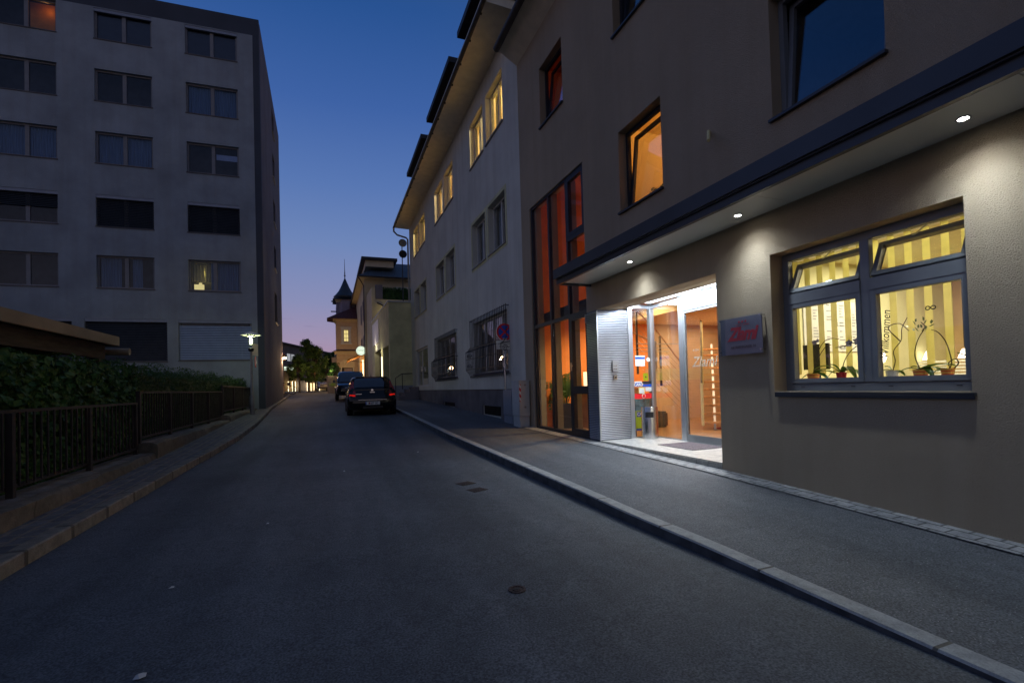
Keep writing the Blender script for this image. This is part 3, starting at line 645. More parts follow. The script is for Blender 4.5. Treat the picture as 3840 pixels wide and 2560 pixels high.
mb=MB(); mb.box(6.0,6.24,10.4,10.6,1.35,1.7); mb.build('lamp_shade','lampsh',tl); mb=MB(); mb.lathe([(.07,0),(.07,.02),(.015,.03),(.015,.08)],(6.12,10.5,1.29),12); mb.build('lamp_base','black',tl)
mb=MB(); mb.box(8.2,10.5,6.6,8.6,.303,.312); mb.top('rug','redsofa','red striped rug on the lobby floor','rug')
# tall planter with zamioculcas, hanging plant
def leafspray(mb,base,dirv,length,nl,ls,drop=.25):
    d=Vector(dirv).normalized(); pts=[]
    for i in range(9):
        t=i/8; pts.append(Vector(base)+d*length*t+Vector((0,0,-drop*length*t*t)))
    for i in range(nl):
        t=.25+.75*i/max(1,nl-1); k=min(7,int(t*8)); p=pts[k].lerp(pts[k+1],t*8-k)
        side=1 if i%2 else -1; tn=(pts[k+1]-pts[k]).normalized(); s=tn.cross(Vector((0,0,1)))
        if s.length<.1: s=Vector((1,0,0))
        s=s.normalized()*side; a=(s*.8+tn*.6+Vector((0,0,random.uniform(-.2,.35)))).normalized(); nrm=a.cross(tn).normalized()
        w_=a.cross(nrm).normalized()*ls*.24; e=p+a*ls
        mb.q(p,p+a*ls*.45+w_,e,p+a*ls*.45-w_)
    return pts
zp=thing('potted_plant','tall feathery green plant in black square planter behind the glass','plant',(5.58,10.86,.3))
mb=MB(); mb.prism([(-.13,-.13),(.13,-.13),(.13,.13),(-.13,.13)],0,1,lambda p,q,t:(5.6+p*(1+.35*t),10.86+q*(1+.35*t),.3+.62*t)); mb.build('planter','planter',zp)
mb=MB(); mst=MB()
for i in range(16):
    a=random.uniform(0,6.28); pts=leafspray(mb,(5.6+.06*cos(a),10.86+.06*sin(a),.9),(cos(a)*.32,sin(a)*.32,1),random.uniform(.55,.95),20,.10,.12); mst.tube(pts,.009,5)
mb.build('leaves','orchidleaf',zp,recalc=False); mst.build('stems','orchidleaf',zp,recalc=False)
hp=thing('hanging_plant','dark leafy plant at the far left pane of the tall glazing','plant',(5.5,11.0,1.0))
mb=MB()
for i in range(12): leafspray(mb,(5.35+random.uniform(-.1,.3),11.1,1.0+random.uniform(0,.55)),(random.uniform(-.6,.2),-1,random.uniform(-.1,.6)),random.uniform(.2,.5),12,.12,.8)
mb.build('leaves','vine',hp,recalc=False); mb=MB(); mb.tube([(5.4,11.2,.31),(5.4,11.15,1.6)],.012,6); mb.build('stem','stem',hp)
cp=thing('potted_plant.001','small bushy green plant on the counter beside the glowing lamp','plant',(6.0,10.3,1.29))
mb=MB()
for i in range(14): a=random.uniform(0,6.28); leafspray(mb,(5.95,10.25,1.3),(cos(a),sin(a),.5),.28,8,.08,.9)
mb.build('leaves','orchidleaf',cp,recalc=False); mb=MB(); mb.lathe([(.05,0),(.07,.1)],(5.95,10.25,1.2),10); mb.build('pot','white',cp)

# tall glazing
tg=None
mb=MB(); g=FX(4.83)
for a,b in ((10.87,10.95),(9.92,9.99),(9.03,9.10),(8.27,8.31)): mb.box(a,b,.34,5.83,0,.07,g)
for a,b in ((9.99,10.87),(9.10,9.92),(8.31,9.03)):
    mb.box(a,b,.34,.40,0,.07,g); mb.box(a,b,5.77,5.83,0,.07,g); mb.box(a,b,2.81,2.89,0,.07,g)
mb.box(8.31,9.03,4.44,4.54,0,.07,g)
tg=mb.build('stair_window','darkframe',hotel,bevel=.003)
mb=MB()
for a,b in ((9.99,10.87),(9.10,9.92),(8.31,9.03)): mb.box(a,b,.40,2.81,.03,.04,g); mb.box(a,b,2.89,5.77,.03,.04,g)
mb.build('pane','glass',tg)
mb=MB(); frame(mb,g,8.31,9.03,4.54,5.77,-.005,.08,.075); mb.build('casement','darkframe',tg); mb=MB(); frame(mb,g,8.31,9.03,.4,2.81,-.005,.08,.07,trans=(1.28,),mt_=.16); mb.build('casement','darkframe',tg)
mb=MB(); mb.box(-.035,-.015,8.95,8.985,1.62,1.64); mb.v=[]; mb.f=[]
mb.box(8.97,8.99,1.68,1.86,-.045,-.03,g); mb.box(8.96,8.99,1.78,1.80,-.03,-.004,g); mb.build('handle','steel',tg)
mb=MB()
for a in (10.8,9.90,9.01): mb.box(a,a+.05,.31,5.83,.075,.22,g)
mb.build('mullion_fin','fin',tg)
mb=MB(); mb.box(8.27,11.2,2.95,3.2,.28,.45,g); mb.build('floor_edge','timber',hotel)
mb=MB(); mb.box(8.27,11.0,-.3,.34,.0,.12,g); mb.build('glazing_plinth','darkframe',hotel)
mb=MB(); mb.box(8.26,8.285,2.60,2.77,-.07,-.03,g); mb.build('door_sensor','alul',hotel,bevel=.004)

# tilted hotel windows
def tilt(m,vh,wh,a):
    ca,sa=cos(a),sin(a)
    return lambda u,v,w:m(u,vh+(v-vh)*ca-(w-wh)*sa,wh+(w-wh)*ca+(v-vh)*sa)
def hwin(W,ang,fm='darkframe',blind=None,roommt='dkorange',lampc=None,lampe=0,depth=2.6,name='window',blsl=None):
    u0,u1,v0,v1=W; o=frame(MB(),m,u0,u1,v0,v1,.15,.22,.06).build(name,fm,hotel,bevel=.003)
    mt_=tilt(m,v0+.05,.17,ang)
    s=frame(MB(),mt_,u0+.05,u1-.05,v0+.05,v1-.05,.16,.21,.06).build('sash',fm,o,bevel=.003)
    MB().box(u0+.10,u1-.10,v0+.10,v1-.10,.18,.19,mt_).build('pane','glassdoor',o)
    MB().box(u0-.02,u1+.02,v0-.03,v0+.001,-.05,.15,m).build('sill','fascia',o)
    if blsl: slatplane(MB(),mt_,u0+.10,u1-.10,v0+.1,v1-.1,.225,.025,dep=.012).build('venetian_blind',blsl,o,recalc=False)
    mb=MB(); a,b=X0+.26,X0+depth; y0,y1,z0,z1=u0-.7,u1+.7,v0-.85,v1+.55
    mb.q((b,y0,z0),(b,y1,z0),(b,y1,z1),(b,y0,z1)).q((a,y0,z0),(b,y0,z0),(b,y0,z1),(a,y0,z1)).q((a,y1,z0),(b,y1,z0),(b,y1,z1),(a,y1,z1)).q((a,y0,z0),(b,y0,z0),(b,y1,z0),(a,y1,z0)).q((a,y0,z1),(b,y0,z1),(b,y1,z1),(a,y1,z1))
    mb.build('room_shell',roommt,hotel)
    if lampe: light('room_lamp','POINT',((a+b)/2+.3,(y0+y1)/2,z1-.25),lampe,lampc,.12)
    return o
hwin(W1,.11,roommt='cream',lampc=(1,.52,.14),lampe=42,blsl='vblind')
hwin(W0,.11,roommt='dkorange',lampc=(1,.5,.25),lampe=4)
hwin(W3,.09,fm='alu',roommt='room'); hwin(W2,.09,roommt='room')
p=thing('potted_plant.002','bare branching houseplant on the sill of the amber first-floor window','plant',(4.99,6.35,4.41))
mb=MB()
for i in range(16): a=random.uniform(-1.3,1.3); leafspray(mb,(5.12,6.35+random.uniform(-.35,.3),4.45),(random.uniform(.0,.25),sin(a),cos(a)),random.uniform(.15,.4),9,.07,.5)
mb.build('leaves','vine',p,recalc=False); MB().lathe([(.05,0),(.07,.1)],(5.12,6.35,4.38),10).build('pot','planter',p)

# office window: four lights, upper two tilted inwards
ow=MB(); mo=FX(4.93)
frame(ow,mo,2.25,4.06,1.25,2.83,.06,.13,.08)
ow.box(3.10,3.19,1.34,2.76,.06,.13,mo)                # central post
for a,b in ((2.32,3.10),(3.19,3.99)): ow.box(a,b,2.24,2.36,.045,.13,mo)
owo=ow.build('office_window','alu',hotel,bevel=.004)
for a,b in ((2.32,3.10),(3.19,3.99)):
    frame(MB(),mo,a,b,1.34,2.24,.05,.12,.05).build('lower_casement','alu',owo,bevel=.004)
    MB().box(a+.05,b-.05,1.39,2.19,.09,.10,mo).build('pane','glass',owo)
    mt_=tilt(mo,2.37,.08,.42)
    frame(MB(),mt_,a+.01,b-.01,2.37,2.74,.05,.11,.045).build('tilted_sash','alu',owo,bevel=.004)
    MB().box(a+.05,b-.05,2.41,2.70,.075,.083,mt_).build('pane','glass',owo)
    MB().tube([mo((a+b)/2-.1,2.75,.10),mo((a+b)/2+.05,2.70,.17),mo((a+b)/2+.15,2.72,.25)],.006,5).build('stay_arm','alul',owo)
mb=MB()
for u in (2.42,2.95,3.3,3.85): mb.box(u-.02,u+.02,1.295,1.302,.055,.06,mo)
mb.build('drain_slot','black',owo)
mb=MB(); mb.box(4.765,4.99,2.22,4.035,1.215,1.243); mb.box(4.765,4.78,2.22,4.035,1.19,1.215); mb.build('sill','fascia',owo,bevel=.003)
# office
mb=MB(); a,b=5.06,9.4; y0,y1,z0,z1=-.6,4.60,.3,3.0
mb.q((b,y0,z0),(b,y1,z0),(b,y1,z1),(b,y0,z1)); mb.q((a,y0,z0),(b,y0,z0),(b,y0,z1),(a,y0,z1)); mb.build('office_back_wall','peach',hotel)
mb=MB(); mb.q((a,y1,z0),(b,y1,z0),(b,y1,z1),(a,y1,z1)).q((a,y0,z1),(b,y0,z1),(b,y1,z1),(a,y1,z1)); mb.build('office_wall','yellow',hotel)
mb=MB(); mb.q((a,y0,z0),(b,y0,z0),(b,y1,z0),(a,y1,z0)); mb.build('office_floor','wood',hotel)
light('office_lamp','AREA',(6.9,3.3,2.96),88,(1,.90,.60),1.2,size_y=1.6)
light('office_lamp_front','AREA',(5.75,3.2,2.96),9,(1,.92,.62),.5,size_y=1.4)
MB().box(5.04,5.35,1.6,4.55,1.33,1.365).build('inner_sill','white',hotel)
# vertical blinds
vb=thing('vertical_blind','pale yellow vertical slat blinds hanging inside the office window','blind',(5.46,3.2,1.45))
MB().box(5.43,5.49,1.7,4.5,2.84,2.88).build('rail','white',vb)
y=1.78; k=0
while y<4.5:
    mb=MB(); an=R(35)+random.uniform(-.2,.2); d=.030
    mb.box(-.001,.001,-d,d,0,1.40,lambda p,q,z:(5.46+p*cos(an)-q*sin(an)*.9,y+p*sin(an)+q*cos(an),1.44+z)); mb.build('slat','slat',vb,recalc=False); y+=.155; k+=1
# calendar sheets on the side wall, doorway, pendants, striped screen, monitor
cal=thing('wall_calendar','pale wall planner with rows of small dark entries behind the blinds','calendar',(6.6,4.58,1.75))
MB().box(6.0,7.2,4.585,4.594,1.75,2.45).build('sheet','paper',cal)
mb=MB()
for i in range(9):
    for j in range(16):
        if random.random()<.7: x=6.05+i*.13; mb.box(x,x+random.uniform(.04,.10),4.58,4.584,1.79+j*.04,1.802+j*.04)
mb.build('entries','blindbox',cal)
MB().box(5.35,5.75,4.585,4.594,1.75,2.5).top('wall_map','blindlt','blue-grey map sheet pinned beside the wall planner','map')
for i,(yy,zz,lab) in enumerate(((4.05,1.62,'glowing pendant lamp at the right edge of the office window'),(4.49,1.62,'glowing pendant lamp in the middle of the right office pane'),(5.3,1.7,None))):
    if lab is None: continue
    pl=thing('pendant_lamp',lab,'lamp',(8.5,yy,zz),group='pendant lamps in the office')
    MB().lathe([(.02,.13),(.035,.11),(.075,.0),(.07,0)],(8.5,yy,zz),16).build('lamp_shade','pendant',pl,smooth=True)
    MB().tube([(8.5,yy,zz+.16),(8.5,yy,3.0)],.006,5).build('cord','black',pl)
dl=thing('desk_lamp','bright round desk lamp beside the central window post','lamp',(6.6,4.0,1.1))
MB().lathe([(.0,.0),(.05,.02),(.075,.08),(.05,.14),(0,.16)],(6.6,4.02,1.55),16).build('lamp_shade','pendant',dl,smooth=True); MB().tube([(6.6,4.02,1.1),(6.6,4.02,1.56)],.01,6).build('stem','black',dl)
mb=MB()
for k in range(9): mb.box(8.0,8.01,1.8,4.4,1.2+k*.045,1.225+k*.045)
mb.top('frosted_screen','pendant' if 0 else 'paper','white striped frosted screen low across the back of the office','screen')
mn=thing('monitor','dark flat monitor behind the leftmost orchid','monitor',(5.75,4.25,1.2))
MB().box(-.02,.02,-.18,.18,1.5,1.82,lambda p,q,z:(5.8+p*.9+q*.1,4.28+q,z)).build('screen','black',mn); MB().box(5.78,5.82,4.24,4.30,1.2,1.5).build('stand','black',mn)
MB().box(5.5,6.4,3.9,4.55,1.16,1.2).top('office_desk','tread','beech desk top behind the left half of the office window','desk')
text('Willkommen',.105,'ink',owo,(5.018,2.995,1.79),(0,-.08,1),(0,1,.08),name='window_lettering',shear=.25,ext=.0004,sx=.85)
text('∞',.1,'ink',owo,(5.018,2.62,1.99),*FXT,name='wire_curl',ext=.0004)

# orchids on the inner sill
def curve(pts,n=14):
    P=[Vector(p) for p in pts]; out=[]
    P=[P[0]*2-P[1]]+P+[P[-1]*2-P[-2]]
    for i in range(1,len(P)-2):
        for k in range(n//2):
            t=k/(n//2); a,b,c,d=P[i-1:i+3]
            out.append(.5*((2*b)+(c-a)*t+(2*a-5*b+4*c-d)*t*t+(3*b-a-3*c+d)*t**3))
    out.append(P[-2]); return out
def bigleaf(mb,base,tip,wid,arch):
    B=Vector(base); T=B+(Vector(tip)-B)*1.55; wid*=1.35; n=9; rows=[]
    ax=(T-B); s=ax.cross(Vector((0,0,1)))
    if s.length<1e-3: s=Vector((0,1,0))
    s=s.normalized()
    if abs(s.x)>.75: s=(s+Vector((0,.6,0))).normalized()
    for i in range(n):
        t=i/(n-1); p=B.lerp(T,t)+Vector((0,0,arch*sin(pi*min(1,t*1.0)))); w_=wid*max(.06,sin(pi*(t*.85+.1))**.8)/2
        rows.append([p-s*w_+Vector((0,0,.010)),p-s*w_*.5+Vector((0,0,.003)),p,p+s*w_*.5+Vector((0,0,.003)),p+s*w_+Vector((0,0,.010))])
    mb.grid(rows)
def flower(mb,c,r):
    c=Vector(c)
    for k in range(5):
        a=2*pi*k/5+.3; d=Vector((-.25,cos(a),sin(a))).normalized(); s=Vector((0,-sin(a),cos(a)))
        mb.q(c,c+d*r*.55+s*r*.42,c+d*r,c+d*r*.55-s*r*.42)
    mb.lathe([(r*.18,-.012),(r*.05,-.022)],c,6,0)
def orchid(y,label,leaves,stems,flowers=(),potw=.065,pot='orangepot',x=5.17):
    o=thing('orchid',label,'plant',(x,y,1.367),group='orchids on the window sill'); z=1.367
    MB().lathe([(potw*.8,0),(potw,.075),(potw*1.05,.08),(potw*.9,.08),(potw*.85,.06),(0,.06)],(x,y,z),18).build('pot',pot,o,smooth=True)
    MB().lathe([(potw*.84,.062),(potw*.3,.075),(0,.078)],(x,y,z),10).build('bark_mix','soil',o)
    mb=MB(); [bigleaf(mb,(x,y,z+.07),(x+dx,y+dy,z+dz),wd,ar) for dx,dy,dz,wd,ar in leaves]; mb.build('leaves','orchidleaf',o,smooth='full',recalc=False)
    for s in stems:
        pts=curve([(x+dx,y+dy,z+dz) for dx,dy,dz in s]); MB().tube(pts,[.0056*(1-.4*i/len(pts)) for i in range(len(pts))],6).build('flower_stem','stem',o,smooth=True)
    for dx,dy,dz,r in flowers:
        mb=MB(); flower(mb,(x+dx,y+dy,z+dz),r); mb.build('flower','petal',o,recalc=False)
orchid(3.86,'leftmost orchid with two long arching bare stems in striped pot',[(0,-.16,.07,.05,.03),(-.03,-.13,.03,.05,.03),(0,.10,.03,.04,.02),(.05,-.09,.10,.045,.02)],
  [[(0,0,.07),(0,-.03,.2),(0,-.09,.36),(0,-.16,.44),(0,-.24,.455),(0,-.31,.44)],[(0,0,.07),(0,-.035,.18),(0,-.10,.30),(0,-.17,.38),(0,-.22,.385)],[(0,-.07,.32),(0,-.055,.40),(0,-.04,.44)]],[(0,-.03,.43,.035),(0,-.07,.445,.025)])
orchid(3.54,'orchid with broad drooping leaves and mottled blossoms beside the central post',[(-.02,.19,.10,.055,.06),(0,-.10,.02,.06,.10),(-.03,.06,.13,.06,.03),(0,.12,.0,.04,.07),(.04,-.14,.0,.05,.08)],
  [[(0,0,.07),(0,-.04,.2),(0,-.10,.29),(0,-.16,.34),(0,-.2,.36)],[(0,-.2,.37),(0,-.14,.385),(0,-.04,.36),(0,.05,.35)],[(0,-.03,.08),(0,-.08,.14),(0,-.16,.04)]],[(0,-.10,.385,.045),(0,-.19,.40,.05),(0,-.05,.355,.014),(0,-.0,.35,.012)],.05,'redsofa')
orchid(3.04,'orchid in white pot with a tall kinked stem beside the central post',[(0,.09,.05,.04,.03),(.03,.06,.10,.04,.02),(0,-.07,.04,.04,.02)],
  [[(0,0,.06),(0,-.03,.17),(0,-.02,.27),(0,-.09,.37),(0,-.10,.48),(0,-.15,.58)],[(0,-.08,.36),(0,.02,.50),(0,-.08,.53),(0,-.16,.45)]],(),.055,'white')
orchid(2.80,'largest orchid with long broad leaf and small upright leaflets',[(0,-.17,.09,.06,.03),(0,.12,.06,.06,.03),(-.03,-.08,.02,.05,.05),(0,.05,.09,.05,.02),(.04,-.12,.03,.05,.05)],
  [[(0,0,.07),(0,.04,.2),(0,.03,.3),(0,.0,.38),(0,-.05,.47),(0,-.02,.52)]],(),.06)
mb=MB(); [leafspray(mb,(5.17,2.79,1.77),(0,sin(a),cos(a)),.13,4,.06,0) for a in (-.8,-.3,.3,.9)]; 
o=mb.build('leaflets','orchidleaf',[x for x in COL.objects if x.name.startswith('orchid') and x.parent is None and abs(x.location.y-2.80)<.01][0],recalc=False)
orchid(2.59,'orchid reduced to one thick bare arching stem in striped pot',[(0,.07,.05,.05,.02),(0,.05,.06,.04,.01)],
  [[(0,0,.06),(0,-.03,.12),(0,-.02,.22),(0,.01,.33),(0,.06,.41),(0,.11,.44)],[(0,-.03,.06),(0,-.08,.12),(0,-.06,.16),(0,-.01,.13),(0,-.02,.07)]],(),.05)
orchid(2.33,'rightmost orchid half hidden by the window frame',[(0,.12,.16,.04,.02),(0,.06,.19,.05,.02),(0,-.02,.2,.05,.02)],[[(0,0,.06),(0,.02,.3),(0,-.03,.45)]],(),.05)

# canopy
mb=MB(); mb.box(4.0,4.10,-7,8.1,3.385,3.56); mb.box(4.10,4.799,-7,8.1,3.50,3.54); mb.box(4.065,4.12,-7,8.1,3.285,3.37); mb.box(4.03,4.10,-6.98,8.08,3.37,3.385); mb.box(4.12,4.799,8.06,8.1,3.285,3.50)
can=mb.build('canopy','fascia',hotel)
mb=MB(); ys=[-7,-4.8,-2.65,-.5,1.66,3.73,5.8,8.06]
for a,b in zip(ys,ys[1:]): mb.box(4.12,4.79,a+.004,b-.004,3.33,3.345)
mb.build('soffit_panel','soffit',can)
for y in (6.4,4.24,2.1,-.05,-2.2):
    MB().lathe([(.048,0),(.048,-.006),(.036,-.006),(.036,0)],(4.53,y,3.329),20).build('downlight','alul',can)
    MB().lathe([(.0,0),(.034,0)],(4.53,y,3.3235),16).build('downlight_lens','downl',can)
    light('canopy_spot','SPOT',(4.53,y,3.315),12,(.80,.90,1),.035,spot=R(134),blend=.6); light('canopy_spot_core','SPOT',(4.53,y,3.31),56,(.74,.87,1),.035,spot=R(100),blend=1)
# little spout on the upper wall
mb=MB(); mb.tube([(4.8,4.92,4.72),(4.62,4.74,4.48)],.022,10); mb.build('overflow_pipe','vblind',hotel,smooth=True)

# hotel plate
sg=thing('hotel_sign','grey acrylic wall sign reading Zlami with three red stars beside the entrance','sign',(4.73,4.45,1.70))
MB().box(4.722,4.730,4.13,4.80,1.70,2.18).build('acrylic_plate','plate',sg); MB().box(4.742,4.752,4.15,4.78,1.71,2.165).build('back_panel','plateback',sg)
for y,z in ((4.155,2.155),(4.775,2.155),(4.155,1.75),(4.775,1.75)): MB().lathe([(.009,-.008),(.009,.07)],(4.722,y,z),10,0).build('standoff_bolt','steel',sg)
text('Zlami',.225,'redink',sg,(4.739,4.445,1.955),*FXT,shear=.35,bold=.009,sx=.9,spacing=.9)
text('★★★',.05,'redink',sg,(4.739,4.43,2.105),*FXT); text('HOTEL GARNI',.026,'redink',sg,(4.739,4.43,2.07),*FXT,spacing=1.25)
text('GETREIDEGASSE 16',.044,'ink',sg,(4.739,4.43,1.80),*FXT,bold=.0008)
# steel bin, mat 
bn=thing('litter_bin','brushed steel cylinder bin with black opening beside the entrance glass','bin',(5.79,7.70,.318))
MB().lathe([(.14,0),(.14,.012),(.158,.012),(.158,.60),(.155,.606),(.145,.606),(.145,.56),(0,.56)],(5.79,7.70,.318),40).build('drum','steel',bn,smooth=True)
mb=MB(); rows=[]
for k in range(13):
    a=pi*(1.13)+k/12*.82*1.2; rows.append([(5.79+.1605*cos(a),7.70+.1605*sin(a),z) for z in (.725,.83)])
mb.grid(rows); mb.build('opening','black',bn,recalc=False)
mb=MB(); mb.box(5.26,5.93,5.95,6.80,.3185,.328); mb.top('door_mat','doormat','dark grey-brown mat on the pale step before the sliding doors','mat')

# ------------------------------------------------------------------ neighbouring pale building (right, behind the hotel)
nb=thing('neighbour_building','pale three-storey building with deep eave, lit top windows and barred ground windows','building',(4.8,20,.5))
TOPW=[(12.65,14.2),(14.5,16.0),(18.5,20.05),(20.35,22.0),(24.5,26.1),(26.4,28.0)]
nh=[(a,b,9.02,10.55) for a,b in TOPW]+[(a,b,5.52,7.03) for a,b in TOPW]+[(12.75,16.1,1.85,3.62),(18.55,22.15,1.85,3.62),(24.5,28.1,1.52,3.62),(13.42,15.2,.5,.79),(18.97,20.95,.62,.79)]
mb=MB().wall(m,11.5,29.45,-.3,11.25,.3,nh)
mb.q((5.1,29.45,-.3),(15,29.45,-.3),(15,29.45,11.25),(5.1,29.45,11.25)).q((15,29.45,-.3),(15,11.5,-.3),(15,11.5,11.25),(15,29.45,11.25)).q((5.1,11.5,9.8),(15,11.5,9.8),(15,11.5,11.25),(5.1,11.5,11.25))
mb.build('wall','b2',nb)
mb=MB()
for a,b in ((11.5,13.4),(15.22,18.95),(20.97,27.3)): mb.box(4.765,4.80,a,b,pz(b)-.6,1.30)
for a,b in ((13.4,15.22),(18.95,20.97)): mb.box(4.765,4.80,a,b,.79,1.30)
mb.box(4.765,4.80,20.97,21.0,.0,1.3) if 0 else None
mb.build('plinth','plinth',nb)
MB().box(4.74,4.765,11.5,27.2,1.30,1.315).build('plinth_cap','gutter',nb)
mb=MB()
for a,b,z0 in ((13.42,15.2,.40),(18.97,20.95,.60)):
    mb.box(4.92,5.0,a,b,z0,.79)
    yy=a+.06
    while yy<b: mb.box(4.80,4.83,yy-.018,yy+.018,z0,.79); yy+=.115
mb.build('cellar_vent','black',nb)
mb=MB(); mb.q((3.9,11.4,11.27),(4.8,11.4,11.24),(4.8,29.6,11.24),(3.9,29.6,11.27)); mb.q((3.9,11.4,11.27),(3.9,29.6,11.27),(3.9,29.6,11.5),(3.9,11.4,11.5)); mb.q((3.9,29.6,11.27),(4.8,29.6,11.24),(4.8,29.6,11.7),(3.9,29.6,11.5)); mb.q((3.9,11.4,11.27),(4.8,11.4,11.24),(4.8,11.4,12.1),(3.9,11.4,11.5)); mb.build('eave_soffit','b2soff',nb)
mb=MB(); mb.prism([(3.9,11.5),(9.9,15.2),(15.9,11.5)],11.35,29.65,lambda p,q,t:(p,t,q)); mb.build('roof','roofdark',nb)
for a,b in ((10.9,13.9),(15.0,18.8),(20.05,24.0)):
    MB().box(4.25,8.5,a+.35,b-.35,11.6,12.25).build('dormer','zinc',nb)
    MB().box(3.86,8.7,a,b,12.04,12.22).build('dormer_roof','roofdark',nb)
mb=MB(); mb.tube([(3.90,11.3,11.30),(3.90,29.7,11.30)],.062,10); mb.build('gutter','gutter',nb,smooth=True)
yv=11.8; mb=MB()
while yv<29.6: MB().box(3.90,3.97,yv-.02,yv+.02,11.22,11.30).build('gutter_bracket','gutter',nb); yv+=1.05
mb=MB(); mb.tube([(3.90,29.62,11.25),(3.90,29.62,11.05),(4.1,29.62,10.85),(4.62,29.6,10.72),(4.72,29.55,10.6),(4.72,29.55,1.3)],.055,8); mb.build('downpipe','zinc',nb,smooth=True)
# windows
def nwin(a,b,z0,z1,kind,i):
    mid=(a+b)/2
    fr=frame(MB(),m,a,b,z0,z1,.17,.24,.06,mull=(mid,),mt_=.09)
    o=fr.build('window','offwhite',nb)
    MB().box(a+.06,b-.06,z0+.06,z1-.06,.20,.21,m).build('pane','glass',o)
    s=MB(); s.box(a-.03,b+.03,z0-.035,z0+.002,-.05,.17,m); s.build('sill','zinc',o)
    mb=MB(); w0,w1=.32,1.9
    if kind=='lit':
        for p,q in ((a+.05,a+.38),(mid-.12,mid+.16),(b-.3,b-.05)): wavy(mb,m,p,q,z0-.1,z1+.1,.36,.025)
        mb.build('curtain','curtain2' if i%2 else 'vblind',o,recalc=False)
    elif kind=='dark':
        for p,q in ((a+.04,a+.42),(b-.45,b-.04)): wavy(mb,m,p,q,z0,z1,.36,.025)
        mb.build('curtain','curtain',o,recalc=False)
    return o
for i,(a,b) in enumerate(TOPW):
    nwin(a,b,9.02,10.55,'lit',i); nwin(a,b,5.52,7.03,'dark',i)
    mb=MB(); t=.11
    mb.box(a-t,b+t,7.03,7.03+t,-.012,-.001,m); mb.box(a-t,a,5.52-t,7.03,-.012,-.001,m); mb.box(b,b+t,5.52-t,7.03,-.012,-.001,m); mb.box(a,b,5.52-t,5.48,-.012,-.001,m); mb.build('window_band','offwhite' if 0 else 'annex',nb)
# rooms: one lit storey in three rooms, the rest dark
def shell(a,b,y0,y1,z0,z1,mt,par,name='room_shell'):
    mb=MB(); mb.q((b,y0,z0),(b,y1,z0),(b,y1,z1),(b,y0,z1)).q((a,y0,z0),(b,y0,z0),(b,y0,z1),(a,y0,z1)).q((a,y1,z0),(b,y1,z0),(b,y1,z1),(a,y1,z1)).q((a,y0,z0),(b,y0,z0),(b,y1,z0),(a,y1,z0)).q((a,y0,z1),(b,y0,z1),(b,y1,z1),(a,y1,z1)); mb.build(name,mt,par)
for (y0,y1,c,e) in ((12.0,17.2,(1,.84,.45),330),(17.4,23.2,(1,.76,.40),300),(23.4,29.2,(1,.78,.32),330)):
    shell(5.11,8.0,y0,y1,8.3,11.0,'cream',nb); light('room_lamp','POINT',(6.4,(y0+y1)/2,10.85),e,c,.12)
shell(5.11,8.0,12.0,29.2,4.9,7.6,'room',nb); shell(5.11,8.0,12.0,29.2,1.3,4.3,'room',nb)
light('ground_room_lamp','POINT',(6.4,13.9,4.1),16,(1,.6,.22),.15); light('ground_room_lamp_far','POINT',(6.4,20.0,4.1),7,(1,.6,.25),.15)
for a,b,n in ((12.75,16.1,2),(18.55,22.15,2)):
    mu=[a+(b-a)*k/4 for k in (1,2,3)]
    o=frame(MB(),m,a,b,1.85,3.62,.16,.23,.06,mull=mu,mt_=.07).build('window','offwhite',nb)
    MB().box(a+.06,b-.06,1.91,3.56,.19,.20,m).build('pane','glass',o)
    MB().box(a-.05,b+.05,1.79,1.85,-.06,.16,m).build('sill','leftside',o)
    mb=MB(); wavy(mb,m,a+.05,a+(b-a)*.45,1.9,3.3,.34,.03); wavy(mb,m,a+(b-a)*.5,b-.05,1.9,3.3,.34,.03); mb.build('curtain','curtain2',o,recalc=False)
    mb=MB(); wavy(mb,m,a+.05,b-.05,3.3,3.6,.31,.02,per=.07); mb.build('lace_valance','paper',o,recalc=False)
def grille(a,b,lab):
    g=thing('window_grille',lab,'grille',(4.7,(a+b)/2,1.68)); n=int((b-a)/.155); mb=MB()
    zs=[(3.74,-.10),(2.80,-.10),(2.66,-.19),(2.62,-.27),(1.98,-.27),(1.86,-.16),(1.70,-.10)]
    for i in range(n+1):
        y=a+(b-a)*i/n; mb.tube([(4.8+w_,y,z) for z,w_ in zs],.011,5)
    mb.build('bars','iron',g)
    mb=MB()
    for z,w_ in ((3.70,-.10),(2.72,-.16),(2.35,-.27),(2.0,-.27),(1.76,-.115)): mb.tube([(4.8+w_,a-.03,z),(4.8+w_,b+.03,z)],.012,5)
    for y in (a,b):
        for z,w_ in ((3.70,-.10),(1.76,-.115)): mb.tube([(4.8+w_,y,z),(4.81,y,z)],.012,5)
    mb.tube([(4.53,a,2.62),(4.8,a,2.66)],.012,5); mb.tube([(4.53,b,2.62),(4.8,b,2.66)],.012,5); mb.build('cross_bar','iron',g)
    mb=MB()
    for y in (a,b):
        for z,sg_ in ((2.48,1),(2.14,-1)):
            pts=[]
            for k in range(22):
                t=k/21*3.6*pi; r=.10*(1-k/24); pts.append((4.66+r*cos(t)*.9,y,z+sg_*r*sin(t)))
            mb.tube(pts,.008,4)
    mb.build('scroll','iron',g)
grille(12.6,16.27,'black wrought-iron bulging window grille behind the no-stopping sign')
grille(18.4,22.3,'black wrought-iron bulging window grille nearer the steps')
